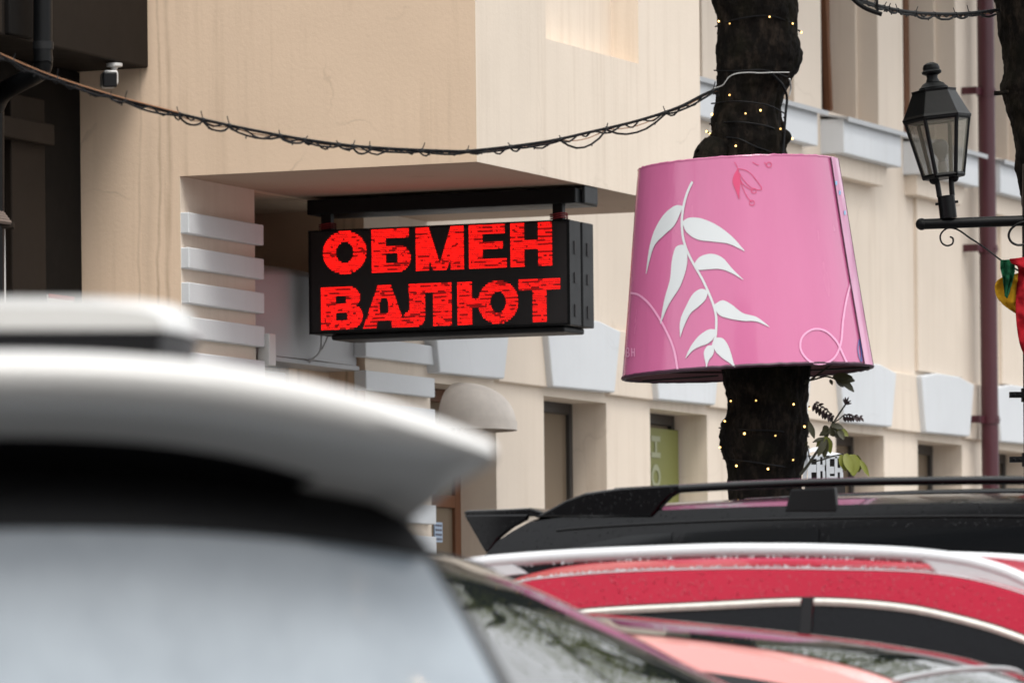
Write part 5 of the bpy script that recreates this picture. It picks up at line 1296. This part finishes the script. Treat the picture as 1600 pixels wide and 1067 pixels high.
mb = MB(); h_ = [sil.S(2.64, 1 + .06 + .94 * k / 14, .006) for k in range(15)]; h_ += [Vector((p.x, -p.y, p.z)) for p in h_[-2::-1]]
mb.tube(h_, .003, 6); sil.add(mb, 'screen_seal', M['rubber'])

# --- white car close to the camera, seen from behind
FW = Vector((-.12, .993, 0)).normalized(); rzw = math.atan2(FW.y, FW.x)
wht = Car('white_hatchback', 'white hatchback seen from behind with large roof spoiler and wet rear window', (-.735, 7.93, 0), rzw,
          dict(L=4.2, W=1.80, zb=.98, wb=.80, wc=.50, crown=.05, paint='white', dark_x=.16, wheels=(.8, 3.4), handles=(1.45, 2.35), bow_x=2.3,
               prof=[(-.03, 1.0), (.02, 1.16), (.07, 1.31), (.115, 1.44), (.26, 1.53), (.7, 1.58), (1.4, 1.60), (2.2, 1.59), (2.6, 1.52), (3.0, 1.28), (3.4, 1.02)],
               deck=[(-.0, .98), (3.4, .98), (3.95, .90), (4.2, .72)]))
wht.shell()
wht.side_glass([(-.01, .42), (.5, 1.5), (1.56, 2.85)], .07, M['glass'])
wht.top_patch('windshield', 2.6, 3.3, M['windscreen'], .10)
rwin = wht.top_patch('rear_window', -.028, .13, M['glass_wet_sky'], .03, .006)
# black printed border along the top of the glass
wht.top_patch('glass_border', .082, .128, M['black_plastic'], .03, .0095, 6, rwin)
# fine wiper
mb = MB(); rows = []
for q in range(-16, 17):
    y = q / 16 * .5; rows.append([Vector((.285 - .03 * k - .066 * (1 - (y / .6) ** 2) * .3, y, 0)) for k in range(3)])
wp = [wht.S(.0, 1.75, .02), wht.S(.006, 1.60, .022), wht.S(.014, 1.45, .022)]
mb = MB(); mb.tube(catmull([Vector((p.x - .01, -p.y, p.z)) for p in wp]), .008, 6); wht.add(mb, 'rear_wiper', M['black_plastic'], rwin)
rows = []
for i in range(41):
    y = -.71 + 1.42 * i / 40; a = abs(y) / .71
    zl = 1.578 - .118 * a ** 2.4; xl = -.19 + .10 * a ** 3; tf = 1 - .62 * a ** 6
    top = [Vector((.75, y * .82, 1.60 - .06 * a ** 2)), Vector((.45, y * .9, 1.592 - .07 * a ** 2)), Vector((.20, y * .97, zl + .025)), Vector((xl + .12, y, zl + .022)), Vector((xl + .04, y, zl + .014)),
           Vector((xl + .010, y, zl + .004)), Vector((xl, y, zl - .014 * tf)), Vector((xl + .006, y, zl - .034 * tf)), Vector((xl + .020, y * .998, zl - .050 * tf)), Vector((xl + .045, y * (1 - .015 * a), zl - .062 * tf)),
           Vector((xl + .11, y * (1 - .07 * a), zl - .076 * (.4 + .6 * tf))), Vector((xl + .19, y * (1 - .14 * a), zl - .092)), Vector((.085, y * .84, 1.440 - .05 * a ** 2.5)), Vector((.20, y * .75, 1.435 - .05 * a ** 2))]
    rows.append(top)
mb = MB(); mb.grid(rows)
n_ = len(rows[0]); mb.f += [tuple(range(n_)), tuple(range(40 * n_, 41 * n_))[::-1]]; mb.m += [0, 0]
for i in range(40):
    ym = -.71 + 1.42 * (i + .5) / 40
    for j in range(n_ - 1):
        if j >= 11 and abs(ym) < .52: mb.m[i * (n_ - 1) + j] = 1  # inner underside painted black for the shade beneath the white spoiler
spw = wht.add(mb, 'spoiler', [M['white'], M['black_plastic']], angle=50)
# roof box on cross bars
RB = empty('roof_box', wht.root.matrix_basis @ Vector((1.0, 0, 0)), rzw, 'white roof box with dark lower shell on the white hatchback', 'roof box')
RB.location = Matrix.Translation(Vector((-.735, 7.93, 0))) @ Matrix.Rotation(rzw, 4, 'Z') @ Vector((1.0, 0.03, 1.611))
def boxloft(z0, z1, inset):
    rows = []
    for i in range(17):
        f = i / 16; x = .02 + 1.75 * f; e = min(f, 1 - f) * 16
        w = .43 * (1 - .18 * max(0, 1 - e / 3) ** 2); zt = z0 + (z1 - z0) * (1 - .45 * max(0, 1 - e / 2.5) ** 2)
        sec = []
        for k in range(13):
            a = math.pi * k / 12; sec.append(Vector((x, -w * math.copysign(abs(math.cos(a)) ** .35, math.cos(a)), z0 + (zt - z0) * abs(math.sin(a)) ** .5)))
        rows.append(sec)
    return rows
mb = MB(); r_ = boxloft(.088, .157, 0); mb.grid(r_); n_ = 13; mb.f += [tuple(range(n_)), tuple(range(16 * n_, 17 * n_))[::-1]]; mb.m += [0, 0]; mb.build('lid', M['white'], RB, True, angle=50)
mb = MB(); rows = []
for r2 in r_:
    c = r2[0]; w = abs(c.y)
    rows.append([Vector((c.x, -w * .99, .085)), Vector((c.x, -w * .97, .03)), Vector((c.x, -w * .85, -.005)), Vector((c.x, w * .85, -.005)), Vector((c.x, w * .97, .03)), Vector((c.x, w * .99, .085))])
mb.grid(rows); mb.f += [tuple(range(6)), tuple(range(16 * 6, 17 * 6))[::-1]]; mb.m += [0, 0]; mb.build('lower_shell', M['black_plastic'], RB, True)
for x in (.4, 1.3): MB().box(x, -.52, -.028, x + .05, .52, -.007).build('cross_bar', M['black_metal'], RB)
